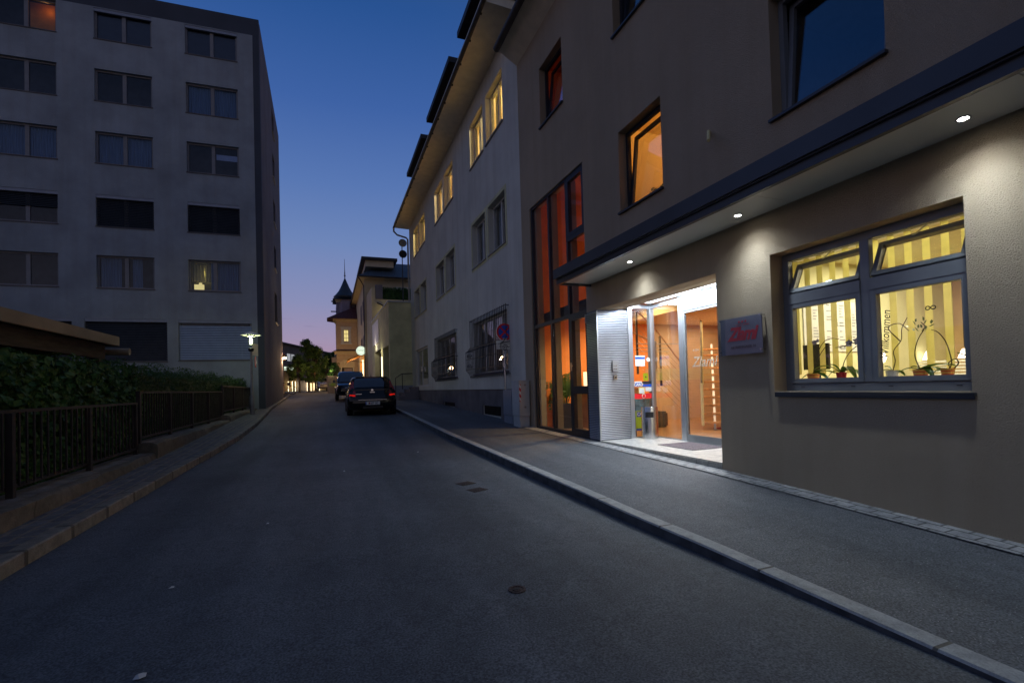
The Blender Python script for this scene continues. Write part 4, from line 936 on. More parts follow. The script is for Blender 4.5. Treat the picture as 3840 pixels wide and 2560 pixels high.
# side door with shop window, steps, handrail
o=frame(MB(),m,24.5,28.1,1.52,3.62,.10,.17,.08,mull=(26.7,),mt_=.10).build('door','offwhite',nb)
MB().box(24.55,26.65,1.52,1.95,.13,.16,m).build('door_panel','offwhite',o); MB().box(24.58,28.02,1.6,3.54,.125,.135,m).build('pane','glass',o)
MB().box(26.5,26.56,2.35,2.6,.02,.06,m).build('handle','steel',o)
sp=thing('entrance_steps','grey stone steps with dark tubular handrail at the far end of the pale building','steps',(4.2,27.4,.75))
for i,(x,z) in enumerate(((3.62,1.0),(3.97,1.2),(4.27,1.39),(4.55,1.51))):
    MB().box(x,4.764 if i<3 else 4.79,27.25+.003*i,29.37,.5,z).build('step','leftside',sp,bevel=.006)
mb=MB(); mb.tube([(3.74,29.2,1.0),(3.74,29.2,2.07),(4.12,29.2,2.32),(4.75,29.2,2.34)],.024,8); mb.tube([(4.14,29.2,1.4),(4.14,29.2,2.32)],.02,8); mb.build('handrail','iron',sp,smooth=True)
# electricity cabinets, sign post
cb=thing('utility_cabinet','tall light grey utility cabinet with red and white striped edge','cabinet',(4.65,11.45,.36))
MB().box(4.50,4.76,11.22,11.70,.30,.62).build('base','cab',cb,bevel=.008); MB().box(4.485,4.77,11.20,11.72,.625,1.50).build('body','cab',cb,bevel=.01); MB().box(4.47,4.78,11.185,11.735,1.50,1.535).build('lid','cab',cb,bevel=.008)
MB().box(4.478,4.484,11.25,11.67,.66,1.47).build('door','cab',cb,bevel=.002); MB().lathe([(.028,0),(.028,-.01),(.018,-.014)],(4.64,11.195,.86),14,1).build('lock','zinc',cb); MB().lathe([(.028,0),(.028,-.01),(.018,-.014)],(4.64,11.195,1.42),14,1).build('lock','zinc',cb)
MB().box(4.486,4.53,11.192,11.198,1.0,1.44).build('warning_tape','redwhite',cb)
c2=thing('utility_cabinet.001','lower blue-grey utility cabinet beside the sign post','cabinet',(4.68,12.3,.38))
MB().box(4.58,4.76,11.95,12.62,.32,.60).build('base','blindbox',c2,bevel=.008); MB().box(4.57,4.77,11.93,12.64,.605,1.30).build('body','blindbox',c2,bevel=.01); MB().box(4.563,4.569,11.97,12.6,.64,1.26).build('door','blindbox',c2,bevel=.002)
sp2=thing('no_stopping_sign','round red and blue no-stopping sign with white plate on a steel post','sign',(4.66,12.62,.39))
MB().lathe([(.06,0),(.06,.03),(.028,.03),(.028,2.70)],(4.66,12.66,.38),14).build('post','steel',sp2,smooth=True)
MB().lathe([(.252,.012),(.252,-.004),(.245,-.008)],(4.66,12.62,2.93),40,1).build('disc_back','signwhite',sp2)
MB().lathe([(.242,-.002),(.242,0)],(4.66,12.611,2.93),40,1).build('red_ring','redsq',sp2); MB().lathe([(.185,-.002),(.185,0)],(4.66,12.608,2.93),40,1).build('blue_face','blue',sp2)
for s in (1,-1):
    mb=MB(); mb.box(-.19,.19,-.0015,0,-.024,.024,lambda p,q,z,s=s:(4.66+(p*cos(.785)-z*sin(.785)*s),12.6055+q-.001*(s>0),2.93+(p*sin(.785)*s+z*cos(.785)))); mb.build('red_bar','redsq',sp2)
MB().box(4.60,4.72,12.603,12.606,2.695,2.75).build('end_tab','signwhite',sp2); text('ENDE',.045,'ink',sp2,(4.66,12.601,2.722),*FYT,bold=.001)
MB().box(4.405,4.915,12.612,12.622,2.44,2.68).build('supplementary_plate','signwhite',sp2,bevel=.003)
text('ausgenommen Hotelgäste',.042,'ink',sp2,(4.66,12.609,2.60),*FYT,bold=.0008); text('zum Ein-u.Aussteigen',.042,'ink',sp2,(4.66,12.609,2.52),*FYT,bold=.0008)
MB().box(4.63,4.69,12.622,12.64,2.3,3.1).build('bracket','steel',sp2)

# ------------------------------------------------------------------ office block on the left
az=R(92.51); dx,dy=-sin(az),-cos(az); cx0,cy0=-2.71,24.41
ml=lambda u,v,w:(cx0+dx*u-dy*w,cy0+dy*u-dx*w,v)     # w grows away from the street corner into the block
ob=thing('office_block','tall grey office block with rows of paired windows and dark parapet','building',(cx0-6,cy0,.6))
ROWS=[(16.55,17.86),(13.9,15.26),(11.25,12.6),(8.58,9.92),(5.99,7.36)]; COLS=[(.91,2.95),(4.2,6.25),(7.52,9.56)]
lh=[(a,b,z0,z1) for a,b in COLS for z0,z1 in ROWS]+[(.5,3.36,2.92,4.70),(3.77,6.68,2.88,4.71),(7.1,10.0,2.88,4.71)]
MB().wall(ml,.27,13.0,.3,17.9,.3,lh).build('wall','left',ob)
mb=MB(); mb.box(0,.27,.3,17.9,.0+.015,.3,ml); mb.box(0,13,17.9,18.69,.012,.3,ml)
mb.build('parapet','leftdk',ob)
sx0,sy0,ex,ey=cx0,cy0+.3,-2.84,35.3; sl=math.hypot(ex-cx0,ey-cy0)
msd=lambda u,v,w:(cx0+(ex-cx0)*u/sl-w,cy0+(ey-cy0)*u/sl,v)
sh=[(5.9,7.2,z0,z1) for z0,z1 in ROWS[:4]]+[(5.7,7.3,5.45,7.2)]
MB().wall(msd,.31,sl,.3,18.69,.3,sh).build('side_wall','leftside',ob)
for a,b,z0,z1 in sh:
    o=frame(MB(),msd,a,b,z0,z1,.10,.16,.06).build('window','darkframe',ob); MB().box(a+.06,b-.06,z0+.06,z1-.06,.12,.13,msd).build('pane','glass',o); MB().box(a-.03,b+.03,z0-.04,z0,-.06,.10,msd).build('sill','zinc',o)
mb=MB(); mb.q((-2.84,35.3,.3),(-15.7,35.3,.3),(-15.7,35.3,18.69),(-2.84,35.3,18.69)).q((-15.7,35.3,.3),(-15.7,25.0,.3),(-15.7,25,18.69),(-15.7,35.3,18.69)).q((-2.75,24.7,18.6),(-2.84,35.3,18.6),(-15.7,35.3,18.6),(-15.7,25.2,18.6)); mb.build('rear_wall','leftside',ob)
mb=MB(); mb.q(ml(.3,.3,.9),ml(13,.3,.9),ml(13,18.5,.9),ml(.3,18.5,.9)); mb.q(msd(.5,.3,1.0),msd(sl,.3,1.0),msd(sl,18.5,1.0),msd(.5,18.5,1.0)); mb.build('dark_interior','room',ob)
def lwin(a,b,z0,z1,kind,mid=None,split=True):
    mid=mid or (a+b)/2
    o=frame(MB(),ml,a,b,z0,z1,.12,.19,.07,mull=(mid,) if split else (),mt_=.14).build('window','lframe',ob)
    MB().box(a+.07,b-.07,z0+.07,z1-.07,.15,.16,ml).build('pane','glassdk',o)
    MB().box(a-.02,b+.02,z0-.04,z0-.001,-.03,.12,ml).build('sill','plinth',o)
    if 'box' in kind: MB().box(a,b,z1-.13,z1,.02,.12,ml).build('blind_box','blindbox',o)
    if 'blind' in kind: slatplane(MB(),ml,a+.02,b-.02,z0+.03 if 'full' in kind else (z0+z1)/2,z1-.1,.075,.07,dep=.03,tilt=.8).build('venetian_blind','blinddk',o,recalc=False)
    if 'light' in kind: slatplane(MB(),ml,a+.02,b-.02,z0+.03,z1-.25,.06,.075,dep=.03,tilt=.8).build('venetian_blind','blindlt',o,recalc=False)
    if 'closed' in kind: MB().box(a+.05,b-.05,z0+.05,z1-.05,.20,.205,ml).build('roller_blind','blinddk',o)
    if 'pale' in kind:
        mb=MB(); wavy(mb,ml,a+.07,b-.07,z0+.05,z1-.05,.26,.02,per=.1); mb.build('curtain','curtain',o,recalc=False)
    if kind=='lace':
        mb=MB(); wavy(mb,ml,a+.07,a+.95,z0+.05,z1-.05,.26,.03,per=.1); wavy(mb,ml,a+1.0,a+1.2,z0+.05,z1-.05,.26,.02,per=.1); mb.build('curtain','curtain',o,recalc=False)
    if 'drape' in kind:
        mb=MB(); wavy(mb,ml,a+.5,a+.85,z0+.05,z1-.05,.26,.03,per=.1); wavy(mb,ml,b-.8,b-.07,z0+.05,z1-.05,.26,.03,per=.1); mb.build('curtain','curtain',o,recalc=False)
    return o
K=[['pale_','box closed','box closed'],['','drape','pale'],['pale','pale','drape_half'],['box blind','box blind full','box blind full'],['','drape','drape']]
K[0]=['box closed','box closed','dark']; 
kinds={(0,0):'box closed',(0,1):'pale',(0,2):'half',(0,3):'box blind full',(0,4):'lace',(1,0):'box closed',(1,1):'',(1,2):'pale',(1,3):'box blind full',(1,4):'drape',(2,0):'',(2,1):'',(2,2):'pale',(2,3):'box blind',(2,4):''}
for ci,(a,b) in enumerate(COLS):
    for ri,(z0,z1) in enumerate(ROWS):
        o=lwin(a,b,z0,z1,kinds[(ci,ri)])
        if kinds[(ci,ri)]=='half': MB().box(a+.08,(a+b)/2-.1,z0+.75,z1-.35,.22,.225,ml).build('roller_blind','blindlt',o)
lwin(.5,3.36,2.92,4.70,'box light',split=False); lwin(3.77,6.68,2.88,4.71,'box blind full',split=False); lwin(7.1,10.0,2.88,4.71,'box blind full',split=False)
mb=MB(); mb.box(2.42,2.80,6.07,6.34,.36,.42,ml); mb.box(2.5,2.62,6.34,6.42,.37,.41,ml); mb.build('lit_desk','litwin',ob); mb=MB(); wavy(mb,ml,2.02,2.9,6.5,7.3,.55,.03); mb.build('lit_curtain','vblind',ob,recalc=False)
light('desk_lamp_left_block','POINT',ml(2.45,6.9,.6),9.0,(1,.85,.3),.08)
mb=MB(); mb.q(ml(7.5,16.4,.6),ml(8.6,16.4,.6),ml(8.6,18,.6),ml(7.5,18,.6)); mb.build('orange_curtain','awning',ob); light('orange_room_lamp','POINT',ml(7.95,17.7,.35),1.3,(1,.42,.12),.05)

# ------------------------------------------------------------------ retaining wall, fence sections, hedge, shelter
WS=[(-10,10.3,.39,.2),(10.3,17.6,.57,.3),(17.6,24.3,.72,.5)]
mb=MB()
for a,b,zt,_ in WS:
    n=max(2,int((b-a)/.16)); rows=[]
    for i in range(n+1):
        y=a+(b-a)*i/n; x=wallL(y); j=lambda s:random.uniform(-s,s)
        rows.append([(x+.02,y,-.6 if y<5 else -.2),(x+.008+j(.016),y,zt-.12),(x-.005+j(.02),y,zt-.025+j(.014)),(x-.05+j(.016),y,zt+j(.008)),(x-.42,y,zt+.0),(x-.42,y,-.6 if y<5 else -.2)])
    base=len(mb.v); mb.grid(rows); mb.f.append(tuple(base+k for k in range(6))); e=base+n*6; mb.f.append(tuple(e+k for k in range(5,-1,-1)))
mb.top('retaining_wall','stonewall','low weathered concrete retaining wall stepping up below the fence','wall',smooth=True)
mb=MB()
for a,b,zt,_ in WS: mb.grid([[(wallL(y)-.07,y,zt+.004),(wallL(y)-.41,y,zt+.004)] for y in (a+.02,(a+b)/2,b-.02)])
rw=[o_ for o_ in COL.objects if o_.name=='retaining_wall'][0]; mb.build('wall_cap','stonecap',rw,recalc=False)
def fencesec(ya,yb,z0,z1,lab):
    f=thing('metal_fence',lab,'fence',(wallL(ya)-.27,(ya+yb)/2,z0),group='brown fence sections along the left')
    X=lambda y:wallL(y)-.27
    MB().loft([[(X(ya)-.035,ya,z1-.035),(X(ya)+.035,ya,z1-.035),(X(ya)+.035,ya,z1),(X(ya)-.035,ya,z1)],[(X(yb)-.035,yb,z1-.035),(X(yb)+.035,yb,z1-.035),(X(yb)+.035,yb,z1),(X(yb)-.035,yb,z1)]]).build('top_rail','fence',f)
    MB().loft([[(X(ya)-.02,ya,z0+.02),(X(ya)+.02,ya,z0+.02),(X(ya)+.02,ya,z0+.06),(X(ya)-.02,ya,z0+.06)],[(X(yb)-.02,yb,z0+.02),(X(yb)+.02,yb,z0+.02),(X(yb)+.02,yb,z0+.06),(X(yb)-.02,yb,z0+.06)]]).build('bottom_rail','fence',f)
    n=int(round((yb-ya)/1.84)); mb=MB()
    for i in range(n+1):
        y=ya+.03+(yb-ya-.06)*i/n; x=X(y); MB().box(x-.03,x+.03,y-.03,y+.03,z0-.10,z1-.036).build('post','fence',f)
    k=int((yb-ya)/.148)
    for i in range(1,k): y=ya+(yb-ya)*i/k; x=X(y); mb.box(x-.008,x+.008,y-.012,y+.012,z0+.05,z1-.03)
    mb.build('bars','fence',f)
fencesec(-1.0,10.2,.45,1.30,'nearest brown bar fence section above the low wall in front of the broad-leaved bush')
fencesec(10.32,17.75,.62,1.495,'middle brown bar fence section, one step higher in front of the clipped hedge')
fencesec(17.9,24.2,.80,1.68,'farthest and highest brown fence section behind the street lamp')
def leaves(n,fn,size,mb,fold=.25,asp=.55):
    for _ in range(n):
        p,nr=fn(); p=Vector(p); nr=Vector(nr)+Vector((random.gauss(0,.55),random.gauss(0,.55),random.gauss(0,.55))); nr.normalize()
        t=nr.cross(Vector((random.gauss(0,1),random.gauss(0,1),random.gauss(0,1)))).normalized(); b=nr.cross(t)
        s=size*random.uniform(.6,1.25); mb.q(p-t*s*.5,p+b*s*asp*.5+nr*s*fold*.3,p+t*s*.55,p-b*s*asp*.5+nr*s*fold*.3)
def bump(x,y): return .06*sin(x*3.1+y*2.3)+.05*sin(y*5.7+1)+.04*sin(y*11+x*7)
def hedge(ya,yb,xf,xb,z0,z1,n,size,name,mt,lab):
    h=thing(name,lab,'hedge',((xf+xb)/2,(ya+yb)/2,z0))
    mb=MB(); 
    def fn():
        r=random.random(); y=random.uniform(ya,yb); zt=z1+bump(0,y)
        dp=abs(random.gauss(0,.07))
        if r<.55: z=random.uniform(z0,zt); x=xf(y)+bump(z*2,y)-dp if callable(xf) else xf-dp+bump(z*2,y); return (x,y,z),(1,-.1,.35)
        if r<.92: x=random.uniform(xb,xf); return (x,y,zt-dp+bump(x*2,y)),(0,-.1,1)
        x=random.uniform(xb,xf); z=random.uniform(z0,zt)
        return ((x,yb-dp,z),(0,1,.2)) if random.random()<.5 else ((x,ya+dp,z),(0,-1,.2))
    leaves(n,fn,size,mb); mb.build('foliage',mt,h,recalc=False)
    MB().box(xb+.1,xf-.12,ya+.12,yb-.12,z0,z1-.14).build('branch_core','hedge',h)
    return h
hg=hedge(10.9,24.2,-3.42,-5.2,.2,1.97,42000,.05,'clipped_hedge','hedge','long clipped small-leaved green hedge behind the middle fence section')
mb=MB()
for i in range(46):
    y=random.uniform(11.5,23.5); x=random.uniform(-5,-3.5); h_=random.uniform(.08,.32)
    leaves(int(h_*60),lambda:((x+random.gauss(0,.02),y+random.gauss(0,.02),1.95+random.random()*h_),(1,0,.3)),.05,mb)
mb.build('shoots','hedge',hg,recalc=False)
vg=hedge(2.6,11.2,-3.45,-5.6,.2,1.92,24000,.085,'broad_leaved_bush','vine','dark broad-leaved climbing bush overhanging the nearest fence section')
mb=MB(); leaves(2600,lambda:((random.gauss(-3.5,.12),random.uniform(5.5,10.6),random.uniform(.5,1.95)),(1,-.5,.5)),.095,mb,asp=.75); mb.build('overhanging_leaves','vine',vg,recalc=False)
sh_=thing('bike_shelter','flat-roofed shelter with tan fascia and round gutter rising behind the bush','shelter',(-6,7.5,.1))
mb=MB(); mb.box(-9.5,-3.62,2,10.7,2.36,2.47); mb.build('roof','timber',sh_)
mb=MB(); mb.box(-3.62,-3.56,2,10.72,2.33,2.50); mb.box(-9.5,-3.62,10.7,10.74,2.33,2.49); mb.build('fascia','shelterfas',sh_,bevel=.006)
mb=MB(); mb.box(-3.80,-3.70,2,10.5,2.08,2.34); mb.box(-9.3,-3.8,9.9,10.0,2.12,2.34); mb.build('beam','timber',sh_)
for y in (3.0,7.25,10.3): MB().box(-3.83,-3.69,y-.07,y+.07,.1,2.08).build('post','timber',sh_)
mb=MB(); mb.tube([(-6.5,10.85,2.26),(-3.45,10.85,2.24)],.065,12); mb.build('gutter','shelterfas',sh_,smooth=True)
mb=MB(); mb.tube([(-4.0,10.85,2.24),(-4.0,10.86,2.05),(-4.0,10.8,.3)],.035,8); mb.build('downpipe','shelterfas',sh_,smooth=True)

# street lamp with two signs seen edge-on
sl_=thing('street_lamp','slim street lamp with glowing mushroom head before the office block','street lamp',(-2.78,20.86,.58))
MB().lathe([(.085,0),(.085,.7),(.055,.78),(.045,1.6),(.042,2.46)],(-2.78,20.86,.57),16).build('pole','zinc',sl_,smooth=True)
MB().lathe([(.075,0),(.10,.05),(.10,.12),(.06,.14)],(-2.78,20.86,3.02),20).build('lamp_socket','iron',sl_,smooth=True)
MB().lathe([(.095,0),(.13,.42),(.12,.43)],(-2.78,20.86,3.15),24).build('glass_cylinder','glass2',sl_,smooth=True)
MB().lathe([(.0,0),(.045,.0),(.06,.1),(.05,.22),(0,.26)],(-2.78,20.86,3.30),16).build('lamp_bulb','lampglow',sl_,smooth=True)
MB().lathe([(.02,.20),(.10,.17),(.22,.12),(.36,.055),(.37,.045),(.35,.04),(.14,.06),(.13,.0)],(-2.78,20.86,3.60),32).build('lamp_shade','signwhite',sl_,smooth=True)
light('street_lamp_light','POINT',(-2.78,20.86,3.52),60,(.85,1,.5),.08)
MB().box(-2.735,-2.60,20.84,21.3,2.88,3.34,lambda x,y,z:(-2.74+(y-20.84)*.30+(x+2.735)*.06,20.84+(y-20.84),z)).build('white_sign','signwhite',sl_)
mb=MB(); mb.lathe([(.22,0),(.22,.012)],(-2.66,21.05,2.62),28,0); mb.build('round_sign','redsq',sl_); mb=MB(); mb.lathe([(.16,0),(.16,.004)],(-2.645,21.05,2.62),24,0); mb.build('round_sign_face','blue',sl_)
# wall lamp at the end of the block
wl=thing('wall_lamp','bright warm wall lamp at the far corner of the office block','lamp',(-2.78,35.0,3.6))
MB().lathe([(0,.0),(.09,.03),(.10,.10),(0,.14)],(-2.70,35.05,3.62),14).build('lamp_bulb','warmbulb',wl,smooth=True); MB().box(-2.86,-2.72,35.0,35.1,3.74,3.80).build('bracket','iron',wl)
light('wall_lamp_light','POINT',(-2.62,35.2,3.55),95,(1,.62,.34),.08)

# ------------------------------------------------------------------ cars
def sec(y,zb,zt,wb,wm,wt,crown=.02):
    h=zt-zb
    half=[(wb*.5,zb),(wb,zb+.02),(wm,zb+h*.22),(wm*1.0,zb+h*.55),(wt+(wm-wt)*.35,zt-h*.10),(wt,zt-.01),(wt*.55,zt+crown)]
    return [(x,y,z) for x,z in half]+[(-x,y,z) for x,z in reversed(half)]
def gsec(y,zb,zt,wb,tum=.30,rnd=.07):
    h=max(.02,zt-zb); wt=wb-h*tum
    half=[(wb*.5,zb),(wb,zb),(wb-(h*.5)*tum*.8,zb+h*.5),(wt+.02,zt-rnd),(wt-rnd*.8,zt-.012),(wt*.5,zt+.012)]
    return [(x,y,z) for x,z in half]+[(-x,y,z) for x,z in reversed(half)]
def lerp_tab(t,y): return [interp(y,[r[0] for r in t],[r[k] for r in t]) for k in range(1,len(t[0]))]
def car(name,label,loc,rot,body,gh,belt,paint,wheels,wr,glassy,rearwin=None,frontwin=None,tum=.30,detail=True):
    c=thing(name,label,'car',loc,rot)
    MB().loft([sec(*r) for r in body]).build('body',paint,c,smooth='full' if 0 else True,local=True)
    MB().loft([gsec(y,zb,zt,wb,tum) for y,zb,zt,wb in gh]).build('cabin',paint,c,smooth=True,local=True)
    def sidepoly(y,t,s,o=.012):
        zb,zt,wb=lerp_tab(gh,y); h=zt-zb; z=zb+t*h
        x=wb-(z-zb)*tum*.85 if t<.5 else wb-(z-zb)*tum
        return (s*(x+o),y,z)
    for s in (1,-1):
        for a,b in glassy:
            mb=MB(); rows=[]
            for k in range(7):
                y=a+(b-a)*k/6; rows.append([sidepoly(y,t,s) for t in (.10,.35,.6,.84)])
            mb.grid(rows); mb.build('side_window','carglass',c,local=True,recalc=False,smooth='full')
    for nm_,w_ in (('rear_window',rearwin),('windscreen',frontwin)):
        if not w_: continue
        mb=MB(); rows=[]
        for k in range(6):
            y=w_[0]+(w_[1]-w_[0])*k/5; zb,zt,wb=lerp_tab(gh,y); ww=(wb-(zt-zb)*tum)*.86
            rows.append([(ww*u,y+(-.012 if nm_=='rear_window' else .012),zt+.018-.012*abs(u)**3-(.02 if abs(u)>.9 else 0)+.004) for u in (-1,-.8,-.4,0,.4,.8,1)])
        mb.grid(rows); mb.build(nm_,'carglass',c,local=True,recalc=False,smooth='full')
    for (y,hw) in wheels:
        for s in (1,-1):
            mb=MB(); mb.lathe([(wr*.62,-.10),(wr*.93,-.10),(wr,-.07),(wr,.07),(wr*.93,.10),(wr*.62,.10)],(s*(hw-.085),y,wr),28,0); wh=mb.build('wheel','tyre',c,smooth=True,local=True)
            mb=MB(); mb.lathe([(wr*.64,.0),(wr*.60,.03),(.07,.04),(0,.05)],(0,0,0),20,0); 
            mb.v=[(s*x+s*(hw-.02),y+yy_,wr+z) for x,yy_,z in mb.v]; mb.build('rim','rim',wh,smooth=True,local=True)
            mb=MB(); mb.lathe([(wr+.05,-.02),(wr+.05,.02),(wr*.98,.02)],(s*(hw-.0),y,wr+.01),28,0); mb.build('wheel_arch','black',c,local=True)
    return c
# black hatchback, seen from behind. local y: 0 rear bumper -> 4.2 nose
hb=[(0,.36,.60,.60,.72,.62),(.03,.30,.70,.72,.83,.74),(.10,.24,.80,.78,.875,.80),(.18,.22,.95,.80,.885,.83),(.35,.20,1.0,.82,.888,.85),(.9,.19,1.0,.82,.89,.86),(1.8,.19,.97,.82,.888,.86),(2.7,.19,.95,.82,.888,.85),(3.2,.20,.93,.81,.88,.83),(3.7,.22,.84,.78,.86,.78),(4.0,.25,.74,.72,.82,.70),(4.18,.32,.60,.60,.70,.58),(4.23,.38,.52,.5,.55,.45)]
hg_=[(.17,.93,.97,.80),(.28,.94,1.09,.815),(.42,.95,1.24,.83),(.56,.95,1.37,.84),(.68,.95,1.445,.845),(.9,.95,1.468,.85),(1.5,.94,1.48,.855),(2.1,.93,1.465,.855),(2.5,.92,1.41,.85),(2.9,.91,1.22,.845),(3.3,.90,.96,.83)]
hc=car('hatchback_car','black hatchback seen from behind, parked at the kerb with glowing tail strips','x' and (1.53,18.62,rz(19.3)+.005),R(-.5),hb,hg_,.94,'carblack',((.78,.885),(3.38,.885)),.315,((.86,1.7),(1.78,2.75)),(.24,.60),(3.25,2.52))
def ry(z): return interp(z,[.3,.6,.7,.8,.97,1.09,1.24,1.37,1.45],[.03,0,.03,.10,.17,.28,.42,.56,.68])
for s in (-1,1):
    pl=[(.60,.70),(.845,.72),(.86,.90),(.80,1.06),(.705,1.30),(.655,1.30),(.66,1.05),(.60,.88)]
    mb=MB(); n=len(pl); mb.v=[(s*x,ry(z)-.022+(abs(x)-.6)*.28,z) for x,z in pl]+[(s*x*.99,ry(z)+.16,z) for x,z in pl]; mb.f=[tuple(range(n)),tuple(range(2*n-1,n-1,-1))]+[(i,(i+1)%n,n+(i+1)%n,n+i) for i in range(n)]
    tl_=mb.build('tail_light','taillens',hc,local=True)
    mb=MB(); mb.box(.62,.82,0,.02,.725,.785,lambda x,y,z:(s*x,y+ry(.75)-.035+(x-.6)*.28,z+(x-.62)*.1)); mb.build('lit_strip','tailon',tl_,local=True)
MB().box(-.52,.52,-.008,.01,.585,.60).build('bumper_line','chrome',hc,local=True); MB().box(-.36,.36,-.022,.01,.275,.36).build('diffuser','black',hc,local=True)
np_=MB().box(-.26,.26,-.032,-.018,.405,.525).build('number_plate','signwhite',hc,local=True); MB().box(-.258,-.225,-.035,-.0325,.408,.522).build('blue_band','blue',np_,local=True)
text('K 637 GC',.105,'ink',np_,(.02,-.0345,.466),*FYT,bold=.002,sx=.82,local=True,ext=.0006); MB().box(-.135,-.095,-.035,-.0325,.435,.495).build('crest','redsq',np_,local=True)
mb=MB(); mb.tube([(0,.66,1.47),(0,.60,1.60)],.006,5); mb.lathe([(.03,0),(.012,.04),(0,.045)],(0,.68,1.475),10); mb.build('aerial','black',hc,local=True)
MB().box(-.25,.25,.615,.64,1.435,1.452).build('brake_light','taillens',hc,local=True); MB().box(-.09,.09,.085,.10,.86,.885).build('boot_handle','chrome',hc,local=True)
mb=MB(); mb.box(-.62,-.38,.08,.09,.80,.82); mb.build('badge','chrome',hc,local=True); MB().lathe([(.045,0),(.045,-.01)],(0,.165,.95),18,1).build('badge','chrome',hc,local=True)
mb=MB(); mb.tube([(0,.30,1.09),(.35,.34,1.14)],.008,5); mb.build('rear_wiper','black',hc,local=True)
MB().box(-.60,.60,.66,.80,1.455,1.475).build('roof_spoiler','carblack',hc,local=True,bevel=.005)
for s in (-1,1):
    for y_ in (.85,1.74,2.78): MB().box(s*.885-.003,s*.885+.003,y_,y_+.008,.35,.93).build('door_seam','black',hc,local=True)
    MB().box(s*.90-.012,s*.90+.012,1.2,1.36,.84,.86).build('door_handle','chrome',hc,local=True)
    MB().box(min(s*.90,s*1.02),max(s*.90,s*1.02),2.72,2.84,.93,1.06).build('wing_mirror','carblack',hc,local=True,bevel=.02)
# dark blue SUV, nose towards us
sb=[(0,.45,.75,.70,.80,.72),(.06,.35,1.0,.80,.90,.84),(.2,.30,1.12,.84,.93,.88),(1.0,.28,1.13,.85,.94,.90),(2.6,.28,1.10,.85,.94,.89),(3.3,.29,1.09,.85,.935,.88),(3.7,.30,1.06,.85,.93,.86),(4.2,.32,.99,.83,.915,.82),(4.45,.36,.90,.78,.87,.76),(4.58,.42,.78,.68,.77,.66),(4.62,.48,.66,.55,.62,.52)]
sg2=[(.12,1.05,1.12,.86),(.28,1.07,1.5,.87),(.42,1.08,1.74,.88),(.7,1.08,1.82,.885),(1.6,1.08,1.85,.89),(2.4,1.07,1.82,.89),(2.7,1.06,1.74,.885),(3.0,1.05,1.54,.88),(3.3,1.05,1.30,.87),(3.55,1.04,1.10,.86)]
sc=car('suv_car','dark blue tall car facing the camera, parked beyond the black hatchback','s' and (1.33,34.95,rz(32.5)+.01),pi,sb,sg2,1.06,'carblue',((.85,.94),(3.62,.94)),.37,((.6,1.5),(1.6,2.75)),(.2,.40),(3.50,2.72),tum=.24)
for s in (-1,1):
    mb=MB(); mb.box(.52,.84,4.30,4.48,.76,.92,lambda x,y,z:(s*x,y-(x-.5)*.45,z)); mb.build('headlight','headlens',sc,local=True,bevel=.02)
    MB().lathe([(.05,0),(.05,.012)],(s*.66,4.42,.84),14,1).build('headlight_reflector','chrome',sc,local=True); MB().lathe([(.05,0),(.05,.03)],(s*.62,4.52,.50),14,1).build('fog_light','headlens',sc,local=True)
    MB().box(min(s*.92,s*1.10),max(s*.92,s*1.10),3.15,3.3,1.10,1.28).build('wing_mirror','carblue',sc,local=True,bevel=.03)
    mb=MB(); mb.tube([(s*.68,.7,1.88),(s*.68,2.3,1.88)],.015,6); mb.build('roof_rail','chrome',sc,local=True)
MB().box(-.42,.42,4.52,4.60,.66,.80).build('grille','chrome',sc,local=True); MB().box(-.45,.45,4.60,4.635,.44,.60).build('lower_grille','black',sc,local=True); MB().box(-.26,.26,4.635,4.65,.47,.58).build('number_plate','signwhite',sc,local=True)
MB().box(-.2,-.1,3.0,3.02,1.50,1.56).build('windscreen_sticker','paper',sc,local=True)
# far silver saloon
vb_=[(0,.4,.7,.5,.6,.5),(.08,.3,.95,.78,.85,.76),(.9,.22,.98,.8,.88,.82),(3.3,.22,.95,.8,.88,.82),(4.1,.25,.82,.76,.85,.74),(4.4,.3,.65,.6,.7,.55)]
vg_=[(.55,.92,.96,.80),(1.0,.93,1.3,.82),(1.4,.93,1.40,.83),(2.2,.93,1.42,.83),(2.6,.92,1.33,.83),(3.2,.90,.95,.81)]
fc=car('saloon_car','small distant silver saloon car parked facing us beyond the crest','f' and (-.62,56.6,1.47),pi+R(6),vb_,vg_,.93,'carsilver',((.8,.87),(3.4,.87)),.31,((1.15,1.9),(1.95,2.6)),None,(3.15,2.62),tum=.35)
for s in (-1,1): MB().box(min(s*.48,s*.72),max(s*.48,s*.72),4.2,4.34,.6,.72).build('headlight','headlens',fc,local=True)
MB().box(-.26,.26,4.40,4.43,.45,.56).build('number_plate','signwhite',fc,local=True)

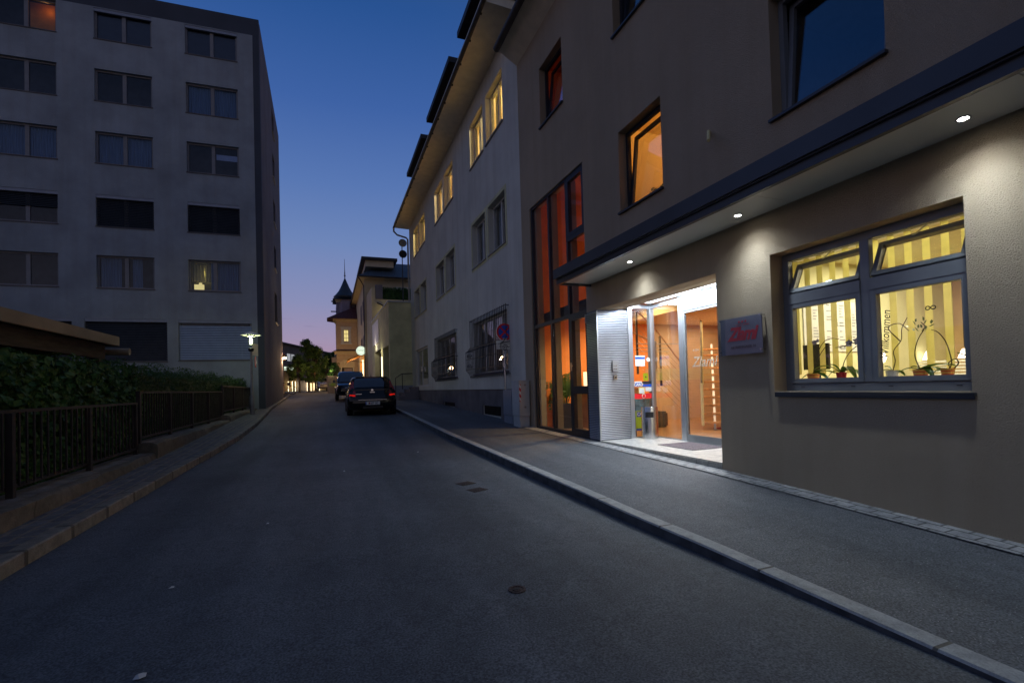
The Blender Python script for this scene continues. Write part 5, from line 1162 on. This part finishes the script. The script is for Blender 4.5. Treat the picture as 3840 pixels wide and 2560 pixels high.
# ------------------------------------------------------------------ houses beyond on the right
an=thing('annex_building','low yellowish annex with flat roof, garage openings and pale billboard','building',(5,34,.8))
A=(3.46,29.46); B=(3.25,39.0); al=math.hypot(B[0]-A[0],B[1]-A[1])
ma=lambda u,v,w:(A[0]+(B[0]-A[0])*u/al+w,A[1]+(B[1]-A[1])*u/al,v)
MB().wall(ma,0,al,.6,6.68,.35,[(.35,3.0,.9,4.12),(4.1,7.9,.9,4.2)]).build('street_wall','annex',an)
mf=lambda u,v,w:(u,29.46+w,v)
mb=MB().wall(mf,3.81,9,.6,6.68,.3); mb.q((3.8,29.7,6.6),(9,29.7,6.6),(9,39,6.6),(3.6,39,6.6)); mb.build('front_wall','annex',an)
MB().box(3.44,9,29.38,29.45,.6,1.62).build('plinth','blindbox',an)
mb=MB(); mb.loft([[(A[0]-.06,29.40,6.68),(A[0]+.15,29.40,6.68),(A[0]+.15,29.40,6.76),(A[0]-.06,29.40,6.76)],[(B[0]-.06,39,6.68),(B[0]+.15,39,6.68),(B[0]+.15,39,6.76),(B[0]-.06,39,6.76)]]); mb.box(3.61,9,29.40,29.5,6.681,6.75); mb.build('roof_edge','cab',an)
mb=MB(); mb.box(.35,3.0,.9,4.1,1.2,1.25,ma); mb.build('garage_door','plinth',an); mb=MB(); mb.box(4.1,7.9,.9,4.2,1.0,1.05,ma); mb.build('garage_door','blinddk',an)
mb=MB(); mb.box(4.9,8.7,4.72,6.35,-.05,-.005,ma); mb.build('billboard','signwhite',an)
mb=MB(); mb.box(3.4,3.55,2.0,3.6,-.06,-.005,ma); mb.build('lit_sign_strip','farstrip',an)
light('garage_lamp','POINT',(3.0,33.2,3.9),9,(1,.9,.6),.05); light('billboard_lamp','POINT',(2.9,36.2,4.5),16,(1,.9,.85),.05)
tb=thing('terrace_block','pale block with dark planted roof terrace behind the annex','building',(6,41,1))
mt=lambda u,v,w:(3.3-.03*u+w,39.1+u,v)
MB().wall(mt,0,7,.8,9.5,.3).build('side_wall','house',tb); MB().wall(lambda u,v,w:(u,39.1+w,v),3.6,10,.8,8.6,.3).build('front_wall','ochrel',tb)
mb=MB(); mb.box(3.62,4.15,39.05,39.5,8.601,9.75); mb.build('corner_pier','leftside',tb)
mb=MB(); leaves(5000,lambda:((random.uniform(4.2,9),39.15+abs(random.gauss(0,.08)),random.uniform(8.62,9.55+.06*sin(random.random()*9))),(0,-1,.3)),.12,mb); mb.build('terrace_hedge','hedge',tb,recalc=False); MB().box(4.2,9.0,39.3,39.9,8.61,9.45).build('terrace_hedge_core','hedge',tb)
mb=MB(); mb.tube([(3.7,39.0,8.3),(4.1,38.95,8.1),(4.5,38.9,7.6)],.05,6); mb.build('rain_pipe','iron',tb)
light('terrace_lamp','POINT',(4.3,38.6,7.6),4,(1,.85,.3),.05)
hs=thing('gable_house','pale yellow house with blue-grey hipped roof and deep eaves','building',(7,47,1))
mb=MB(); mb.box(3.05,11,43.0,56,1,11.0); mb.build('wall','house',hs)
mb=MB(); mb.q((2.55,42.4,11.1),(3.05,43,10.98),(3.05,56,10.98),(2.55,56.5,11.1)).q((2.55,42.4,11.1),(11.5,42.4,11.1),(11.5,43,10.98),(3.05,43,10.98)); mb.build('eave','ochrel',hs)
mb=MB(); mb.v=[(2.5,42.3,11.15),(11.6,42.3,11.15),(11.6,56.6,11.15),(2.5,56.6,11.15),(5.2,46.0,13.3),(9.4,46.0,13.3),(9.4,53,13.3),(5.2,53,13.3)]; mb.f=[(0,1,5,4),(1,2,6,5),(2,3,7,6),(3,0,4,7),(4,5,6,7),(3,2,1,0)]; mb.build('roof','roofslate',hs)
MB().box(3.2,5.6,43.2,50,12.2,12.75).build('dormer','ochrel',hs); MB().box(2.85,5.9,42.9,50.3,12.75,12.98).build('dormer_roof','roofdark',hs)
mb=MB(); mb.tube([(2.48,42.3,11.1),(2.48,56.6,11.1)],.08,6); mb.tube([(2.5,42.3,11.12),(11.5,42.3,11.12)],.08,6); mb.tube([(2.5,42.35,11.05),(2.8,42.7,10.7),(2.98,42.9,10.4),(2.98,42.9,1.2)],.05,6); mb.build('gutter','gutter',hs)
for a,b,z0,z1 in ((44.2,45.2,7.6,9.4),(47,48.2,7.6,9.4),(44.2,45.2,4.6,6.3),(47,48.2,4.6,6.3)):
    MB().box(3.0,3.045,a,b,z0,z1).build('window_frame','lilac',hs); MB().box(2.99,2.999,a+.1,b-.1,z0+.1,z1-.1).build('window','plinth',hs)
MB().box(5.6,7.6,42.93,42.999,10.0,10.45).build('window','offwhite',hs); MB().box(5.0,8.5,42.9,42.999,9.7,9.95).build('string_course','lilac',hs)
o=MB().box(2.98,3.045,48.8,50.0,1.5,4.2).build('lit_doorway','orangeglow',hs); MB().box(2.96,3.045,46.2,46.35,1.5,4.2).build('lit_doorway_edge','farstrip',hs)
light('shop_front_lamp','POINT',(2.3,49.3,4.2),35,(1,.62,.25),.1)
ps2=thing('lit_round_sign','bright round illuminated sign on a bracket below the yellow house eaves','sign',(2.7,44,4.88))
MB().lathe([(.40,-.07),(.42,-.05),(.42,.05),(.40,.07)],(2.70,44.0,4.88),32,1).build('sign_rim','signwhite',ps2); MB().lathe([(0,-.075),(.38,-.075)],(2.70,44.0,4.88),32,1).build('sign_face','signglow',ps2)
MB().box(2.46,2.94,43.915,43.92,4.89,4.925).build('sign_line','ink',ps2); MB().box(2.52,2.88,43.915,43.92,4.81,4.83).build('sign_line','zinc',ps2)
mb=MB(); mb.tube([(2.70+.30*cos(2*pi*k/32),43.915,4.88+.30*sin(2*pi*k/32)) for k in range(33)],.008,4); mb.build('sign_ring','zinc',ps2); mb=MB(); mb.tube([(3.05,44,4.88),(2.7,44,4.88)],.02,6); mb.build('bracket','iron',ps2)
light('round_sign_lamp','POINT',(2.7,43.5,4.88),14,(.85,1,.8),.2)
aw=thing('shop_awning','orange and yellow shop awning folded out over the pavement','awning',(2.3,46,4.2))
mb=MB(); mb.loft([[(3.05,44.6,4.75),(1.55,44.6,4.15),(1.55,44.6,4.05),(3.05,44.6,4.70)],[(3.05,49,4.75),(1.55,49,4.15),(1.55,49,4.05),(3.05,49,4.70)]]); mb.build('canvas','awning',aw); MB().box(1.50,1.56,44.6,49,3.98,4.14).build('front_bar','vblind',aw); mb=MB(); mb.tube([(1.55,44.7,4.1),(3.05,44.7,3.9)],.02,6); mb.build('arm','iron',aw)
light('awning_lamp','POINT',(2.2,46.6,3.9),24,(1,.7,.3),.1)
# tower house
th=thing('corner_tower_house','ochre corner house with red roof, dark bell-shaped spire and lit window','building',(2,58,1.4))
mth=lambda u,v,w:(u,55+w,v)
MB().wall(mth,.85,3.0,1.3,9.2,.4,[(1.62,2.14,6.75,8.05),(1.35,2.5,1.3,4.0)]).build('front_wall','ochre',th)
mb=MB(); mb.v=[(3.0,55,1.3),(5.5,56.2,1.3),(5.5,56.2,9.2),(3.0,55,9.2)]; mb.f=[(0,1,2,3)]; mb.q((.85,55,1.3),(.85,55,9.2),(.85,57.2,9.2),(.85,57.2,1.3)); mb.build('side_wall','ochre',th)
mb=MB()
for z0,z1,d in ((8.92,9.02,.08),(9.02,9.12,.16),(9.12,9.2,.30)): mb.box(.85-d,3.0+d,55-d,55+.2,z0,z1); mb.box(.85-d,.85,55.2,57,z0,z1)
mb.build('cornice','ochrel',th); mb=MB(); mb.box(.55,3.0,54.75,55,5.60,5.70); mb.box(.65,3.0,54.85,55,5.35,5.60); mb.build('string_course','ochrel',th); MB().box(.75,3.0,54.93,55,5.0,5.05).build('string_course','ochrel',th)
mb=MB(); mb.v=[(.45,54.6,5.70),(3.1,54.6,5.70),(3.1,55,5.86),(.85,55,5.86)]; mb.f=[(0,1,2,3)]; mb.build('string_roof','redroof',th)
mb=MB(); mb.v=[(-.05,54.3,9.2),(3.3,54.3,9.2),(5.8,55.6,9.2),(5.8,64,9.2),(-.05,57.2,9.2),(1.0,56.2,9.95),(3.2,56.2,10.9),(5.0,57.5,10.9),(5.0,63,10.9),(1.0,57.0,9.95)]; mb.f=[(0,1,6,5),(1,2,7,6),(2,3,8,7),(4,0,5,9),(5,6,7,8,9),(4,3,2,1,0)]; mb.build('lower_roof','redroof',th)
# upper octagon and bell roof
oc=lambda r,z,n=8:[(1.95+r*cos(2*pi*k/n+pi/8),57.3+r*sin(2*pi*k/n+pi/8),z) for k in range(n)]
MB().loft([oc(1.05,9.3),oc(1.05,11.6)]).build('tower_drum','lilac',th)
MB().box(1.0,6,56.6,63,9.6,11.62).build('attic_wall','lilac',th)
mb=MB(); mb.box(.9,6.1,56.45,56.6,11.3,11.50); mb.box(.8,6.1,56.35,56.6,11.5,11.62); mb.build('upper_cornice','ochrel',th)
mb=MB(); mb.loft([oc(1.22,11.85,16),oc(1.27,12.05,16),oc(1.02,12.3,16),oc(.74,12.65,16),oc(.50,13.1,16),oc(.27,13.65,16),oc(.09,14.1,16),oc(.03,14.2,16)]); mb.build('spire','tower',th,smooth=True)
mb=MB(); mb.v=[(.60,56.1,11.64),(6.3,56.1,11.64),(6.3,63,11.64),(.60,60,11.64),(3.0,58.3,12.75),(5.2,58.5,13.0)]; mb.f=[(0,1,5,4),(1,2,5),(2,3,4,5),(3,0,4),(3,2,1,0)]; mb.build('upper_roof','tower',th)
mb=MB(); mb.tube([(1.95,57.3,14.1),(1.95,57.3,14.5),(1.95,57.3,15.1),(1.95,57.3,16.4)],[.05,.06,.035,.015],8); mb.lathe([(0,-.12),(.12,0),(0,.12)],(1.95,57.3,14.5),12); mb.lathe([(0,-.07),(.08,0),(0,.07)],(1.95,57.3,14.8),12); mb.build('finial','iron',th)
MB().box(.45,1.0,56.9,57.4,11.45,11.52).build('eave_corner','roofdark',th); MB().box(.38,1.0,56.6,57.0,10.25,10.32).build('eave_corner','roofdark',th)
o=MB(); o.box(1.38,1.62,54.95,55.0,6.6,8.2); o.box(2.14,2.38,54.95,55.0,6.6,8.2); o.box(1.30,2.46,54.90,55.0,8.2,8.36); o.box(1.62,2.14,54.95,55,8.05,8.2); o.box(1.30,2.46,54.85,55.0,6.45,6.6); o=o.build('window','offwhite',th)
frame(MB(),mth,1.62,2.14,6.75,8.05,.10,.16,.05,mull=(1.88,),trans=(7.6,7.15),mt_=.04).build('sash_bars','offwhite',o)
MB().box(1.62,2.14,55.30,55.32,6.75,8.05).build('lit_curtain','litwin',o)
mb=MB(); mb.box(1.22,1.36,54.94,55,1.3,4.1); mb.box(2.49,2.63,54.94,55,1.3,4.1); mb.box(1.22,2.63,54.94,55,4.0,4.15); mb.build('door_surround','offwhite',th)
mb=MB(); pts=[(1.15,3.9),(1.15,4.45),(1.5,4.75),(1.93,4.85),(2.36,4.75),(2.72,4.45),(2.72,3.9)]; mb.prism(pts,54.90,54.94,lambda p,q,t:(p,t,q)); mb.build('arched_pediment','ochrel',th)
MB().box(1.62,2.42,55.1,55.15,3.35,3.85).build('fanlight','lilac',th); MB().box(1.36,2.49,55.2,55.25,1.3,4.0).build('doorway','timber',th)
MB().box(.35,.80,54.2,54.3,3.2,5.0).build('hanging_sign','leftside',th)
light('square_lamp','POINT',(1.0,51.5,4.0),85,(1,.62,.26),.2)
light('tree_fill_light','POINT',(-1.7,47.6,3.4),70,(1,.6,.3),.2)  # added fill without a fitting, brightens the tree crowns and the crest

# ------------------------------------------------------------------ square beyond the crest
fb=thing('far_building','dark modern building with bright window strip behind the trees','building',(-8,66,1.5))
mfb=lambda u,v,w:(-6.6+u*.30-w*.95,57+u*.954+w*.3,v)
MB().wall(mfb,0,24,1.2,7.15,.3,[(6.6,10.6,5.15,6.15),(5.6,9.0,3.9,4.5)]).build('wall','concrete',fb)
MB().box(6.6,10.6,5.15,6.15,.2,.22,mfb).build('window','whitewin',fb); frame(MB(),mfb,6.6,10.6,5.15,6.15,.02,.1,.05,mull=(7.9,9.2)).build('window_frame','darkframe',fb)
MB().box(5.6,9.0,3.9,4.5,.2,.22,mfb).build('window','signglow',fb)
MB().box(-.5,24.5,7.15,7.3,-.3,6,mfb).build('roof_edge','roofdark',fb)
yh=thing('yellow_corner_house','sliver of ochre house with small tiled roof beside the office block corner','building',(-5,47,1.2))
MB().box(-7,-4.0,46.5,51,1.1,5.0).build('wall','ochre',yh); mb=MB(); mb.prism([(-7.3,4.9),(-3.75,4.9),(-5.0,7.1)],46.2,51.3,lambda p,q,t:(p,t,q)); mb.build('roof','redroof',yh)
MB().box(-4.35,-3.97,46.45,46.5,4.3,4.6).build('sill','ochrel',yh)
gw=thing('garden_wall','long boarded low building with warm vertical light strips','wall',(-3,62,1.5))
mb=MB(); mb.box(-7,-3.45,60.5,60.8,1.2,3.95); mb.box(-2.35,1.2,60.5,60.8,1.2,3.3); mb.build('wall','farwall',gw); MB().box(-3.45,-2.35,60.45,60.75,1.2,3.1).build('gate','panelgrey',gw)
for i,(x,zt) in enumerate(((-4.32,2.68),(-3.90,2.67),(-3.58,2.64),(-2.33,2.46),(-1.92,2.42),(-1.60,2.40),(-1.23,2.38),(-1.02,2.33))):
    b=thing('light_bollard','warm glowing vertical light column number' and ['leftmost glowing light column beside the bicycle','second glowing light column from the left by the green post','third glowing light column left of the grey gate','glowing light column right of the grey gate','glowing light column between the tree trunks','glowing light column right of the middle trunk','glowing light column left of the silver car','short glowing light column above the silver car'][i],'bollard light',(x,60.2,1.5),group='glowing light columns across the square')
    MB().box(x-.035,x+.035,60.16,60.24,1.5,zt).build('lamp_tube','farstrip',b); MB().box(x-.05,x+.05,60.15,60.25,zt,zt+.05).build('cap','iron',b)
    light('bollard_lamp','POINT',(x,60.05,2.2),6,(1,.7,.36),.1)
MB().lathe([(.09,0),(.09,1.1),(0,1.1)],(-3.62,58.5,1.48),12).top('green_bollard','hedge','short green post in front of the boarded wall','bollard')
# trees
def tree(name,label,x,y,z,h,trunk_h,rad,n,ls,mt,cz=None,group=None,lean=0):
    t=thing(name,label,'tree',(x,y,z),group=group)
    mb=MB(); mb.tube([(x,y,z-.1),(x+.03,y,z+trunk_h*.5),(x+lean*.4,y,z+trunk_h),(x+lean,y,z+h*.8)],[.10,.08,.07,.02],8); cl=[]
    for i in range(44):
        a=random.uniform(0,2*pi); t_=random.random(); zz=z+trunk_h*.9+(h-trunk_h*.9)*t_; rr=rad*(sin(pi*min(1,.16+t_*.78))**.7)*random.uniform(.35,1)
        cl.append((x+lean*t_+rr*cos(a),y+rr*sin(a),zz,random.uniform(.11,.27)*rad**.6))
        mb.tube([(x+lean*t_*.6,y,z+trunk_h*.8+(h-trunk_h)*t_*.6),(cl[-1][0],cl[-1][1],zz)],[.03,.008],4)
    cl.append((x+lean,y,z+h-.15,.16)); mb.build('trunk','bark',t)
    mb=MB()
    def fn():
        c=random.choice(cl); d=Vector((random.gauss(0,1),random.gauss(0,1),random.gauss(0,.8))).normalized()*c[3]*random.random()**.4*1.35
        return (c[0]+d.x,c[1]+d.y,c[2]+d.z),(d.x,d.y,d.z+.3)
    leaves(n,fn,ls,mb); mb.build('crown',mt,t,recalc=False); return t
tree('maple_tree','tallest square tree, middle trunk, with a ragged pointed crown',-1.85,51,1.42,4.95,1.15,1.2,7500,.14,'treeleaf')
tree('maple_tree.001','square tree with the right-hand trunk beside the silver car',-1.25,50.5,1.42,4.35,1.15,1.15,7500,.14,'treeleaf')
tree('maple_tree.002','square tree on the left, leaning crown over the grey gate',-2.62,50,1.42,3.5,1.2,1.15,6000,.14,'treeleaf')
tree('maple_tree.003','darker tree at the back right of the group of square trees',-.2,56,1.46,3.9,1.3,1.2,5000,.16,'treeleaf')
tree('broad_tree','dark distant tree against the blue hill beside the tower house',.55,66,1.5,4.9,1.5,1.1,2200,.2,'treeleaf')
pt=tree('potted_tree','small lit round tree growing from a wooden slatted tub',.5,45.2,1.9,1.95,.9,.62,1500,.13,'treeleaf2')
mb=MB()
for k in range(26):
    a=2*pi*k/26; mb.tube([(.25+.30*cos(a),45.2+.30*sin(a),1.2),(.25+.40*cos(a),45.2+.40*sin(a),2.75)],.035,5)
wt=mb.top('slatted_tub','ochre','rustic tub of upright wooden poles round the small lit tree','tub')
mb=MB(); leaves(240,lambda:((random.gauss(.32,.13),44.7,random.gauss(1.98,.07)),(0,-1,.2)),.07,mb); mb.top('flower_box','flower','bright yellow-green flowers at the foot of the slatted tub','flowers',recalc=False)
light('tub_lamp','POINT',(.15,44.6,3.1),9,(1,.85,.5),.06)
mb=MB(); mb.lathe([(0,-.05),(.06,0),(0,.05)],(.25,44.8,3.2),12); mb.top('string_light','warmbulb','small bright lamp glowing in the potted tree','lamp')
# hills
mb=MB(); rows=[]
for i in range(7):
    t=i/6; rows.append([(x,700+t*420,1.5+(sin(t*pi/2)**.8)*(max(0,52*math.exp(-((x-70)/120)**2)+16*sin(x*.021+1)+8*sin(x*.06)+10))) for x in range(-500,900,20)])
mb.grid(rows); o=mb.build('hills','hills',smooth=True); o['kind']='structure'
# bicycle leaning at the corner
bk=thing('bicycle','dark bicycle parked beside the far corner of the office block','bicycle',(-2.98,42.6,rz(42.6)+.12))
def wheel(c,r):
    mb=MB(); pts=[(c[0]+.12*0,c[1]+r*cos(a)*.25,c[2]+r*sin(a)) for a in (0,)]; path=[(c[0]+r*cos(2*pi*k/28)*.96,c[1]+r*cos(2*pi*k/28)*.28,c[2]+r*sin(2*pi*k/28)) for k in range(29)]
    mb.tube(path,.022,5,cap=False); w_=mb.build('wheel','tyre',bk); mb=MB()
    for k in range(0,28,2): mb.tube([c,path[k]],.004,3)
    mb.build('spokes','steel',w_)
gz=rz(42.6)+.12; wheel((-2.78,42.6,gz+.34),.34); wheel((-3.75,42.3,gz+.34),.34)
mb=MB(); P_=lambda x,z:(x,42.6+(x+2.78)*.3,gz+z)
mb.tube([P_(-2.78,.34),P_(-2.95,.85),P_(-3.4,.78),P_(-3.28,.30),P_(-2.95,.80)],.02,6); mb.tube([P_(-3.4,.78),P_(-3.75,.34),P_(-3.28,.30)],.016,6); mb.build('frame','redsofa',bk)
mb=MB(); mb.tube([P_(-2.97,.85),P_(-3.0,1.02)],.014,6); mb.tube([(-3.1,42.3,gz+1.04),(-2.95,42.8,gz+1.04)],.014,6); mb.build('handlebar','steel',bk)
MB().box(-3.5,-3.3,42.35,42.55,gz+.88,gz+.94).build('saddle','black',bk,bevel=.02)
mb=MB(); mb.box(-3.12,-2.9,42.4,42.8,gz+.7,gz+.95); mb.build('basket','timber',bk)

# ------------------------------------------------------------------ small things on the road
def cover(x,y,w_,l_,name,lab,rot):
    c=thing(name,lab,'manhole cover',(x,y,rz(y)+.001),rot)
    MB().box(-w_/2,w_/2,-l_/2,l_/2,0,.010).build('frame_ring','castiron',c,local=True,bevel=.002)
    mb=MB(); n=5
    for i in range(n):
        for j in range(3): mb.box(-w_/2+.02+i*(w_-.04)/n,-w_/2+.012+(i+1)*(w_-.04)/n,-l_/2+.02+j*(l_-.04)/3,-l_/2+.012+(j+1)*(l_-.04)/3,.0105,.014)
    mb.build('lid_pattern','castiron',c,local=True)
cover(1.70,6.30,.22,.20,'hydrant_cover','farther rectangular rusty iron cover on the road',R(20))
cover(1.74,5.88,.22,.19,'hydrant_cover.001','nearer rectangular rusty iron cover with pale chip on the road',R(20))
v_=thing('valve_cover','small round iron valve cover in the near asphalt','manhole cover',(1.145,3.0,rz(3)+.012))
MB().lathe([(0,.012),(.030,.012),(.031,.008),(.042,.008),(.043,.013),(.058,.013),(.062,.0)],(1.145,3.0,rz(3)+.004),32).build('ring','castiron',v_,smooth=True)
MB().box(1.125,1.165,2.99,3.01,rz(3)+.016,rz(3)+.0175).build('lift_slot','black',v_)
mb=MB(); mb.v=[(-.905,2.825,.047),(-.875,2.815,.05),(-.855,2.835,.047),(-.858,2.862,.052),(-.880,2.872,.046),(-.902,2.858,.051),(-.885,2.835,.066),(-.870,2.852,.060)]; mb.f=[(0,1,6),(1,2,6),(2,7,6),(2,3,7),(3,4,7),(4,5,6),(4,6,7),(5,0,6)]; mb.top('litter','paper','crumpled scrap of white paper on the asphalt','litter',recalc=False)
for i,(x,y,s_) in enumerate(((-1.05,4.0,.016),(.2,8.0,.02),(1.6,9.4,.018),(-.6,5.4,.014))):
    mb=MB(); mb.v=[(x-s_,y-s_,0),(x+s_,y-s_*.6,0),(x+s_*.8,y+s_,0),(x-s_*.7,y+s_*.8,0),(x,y,s_*.6)]; z0=rz(y)+.014; mb.v=[(a,b,c+z0) for a,b,c in mb.v]; mb.f=[(0,1,4),(1,2,4),(2,3,4),(3,0,4)]
    mb.top('pebble','paper',['small pale chip near the left kerb in the foreground','small pale chip on the road ahead of the low wall','small pale chip on the road short of the parked cars','tiny pale chip on the near left of the road'][i],'pebble')
# satellite dishes on the far edge of the roof
for i,(z,lab) in enumerate(((10.55,'upper grey satellite dish beside the roof corner'),(9.85,'lower black satellite dish beside the roof corner'))):
    d=thing('satellite_dish',lab,'satellite dish',(4.5,30.2,z),group='satellite dishes')
    MB().lathe([(0,.08),(.1,.06),(.19,.02),(.25,-.03)],(4.50,30.2,z),24,1).build('dish','zinc' if i==0 else 'black',d,smooth=True); mb=MB(); mb.tube([(4.5,30.3,z),(4.5,30.5,z-.3)],.02,6); mb.tube([(4.5,30.2,z),(4.5,29.85,z-.1)],.012,5); mb.build('arm','iron',d)
MB().tube([(4.5,30.5,6.6),(4.5,30.5,10.7)],.03,8).top('aerial_mast','iron','thin mast carrying the two satellite dishes','mast')
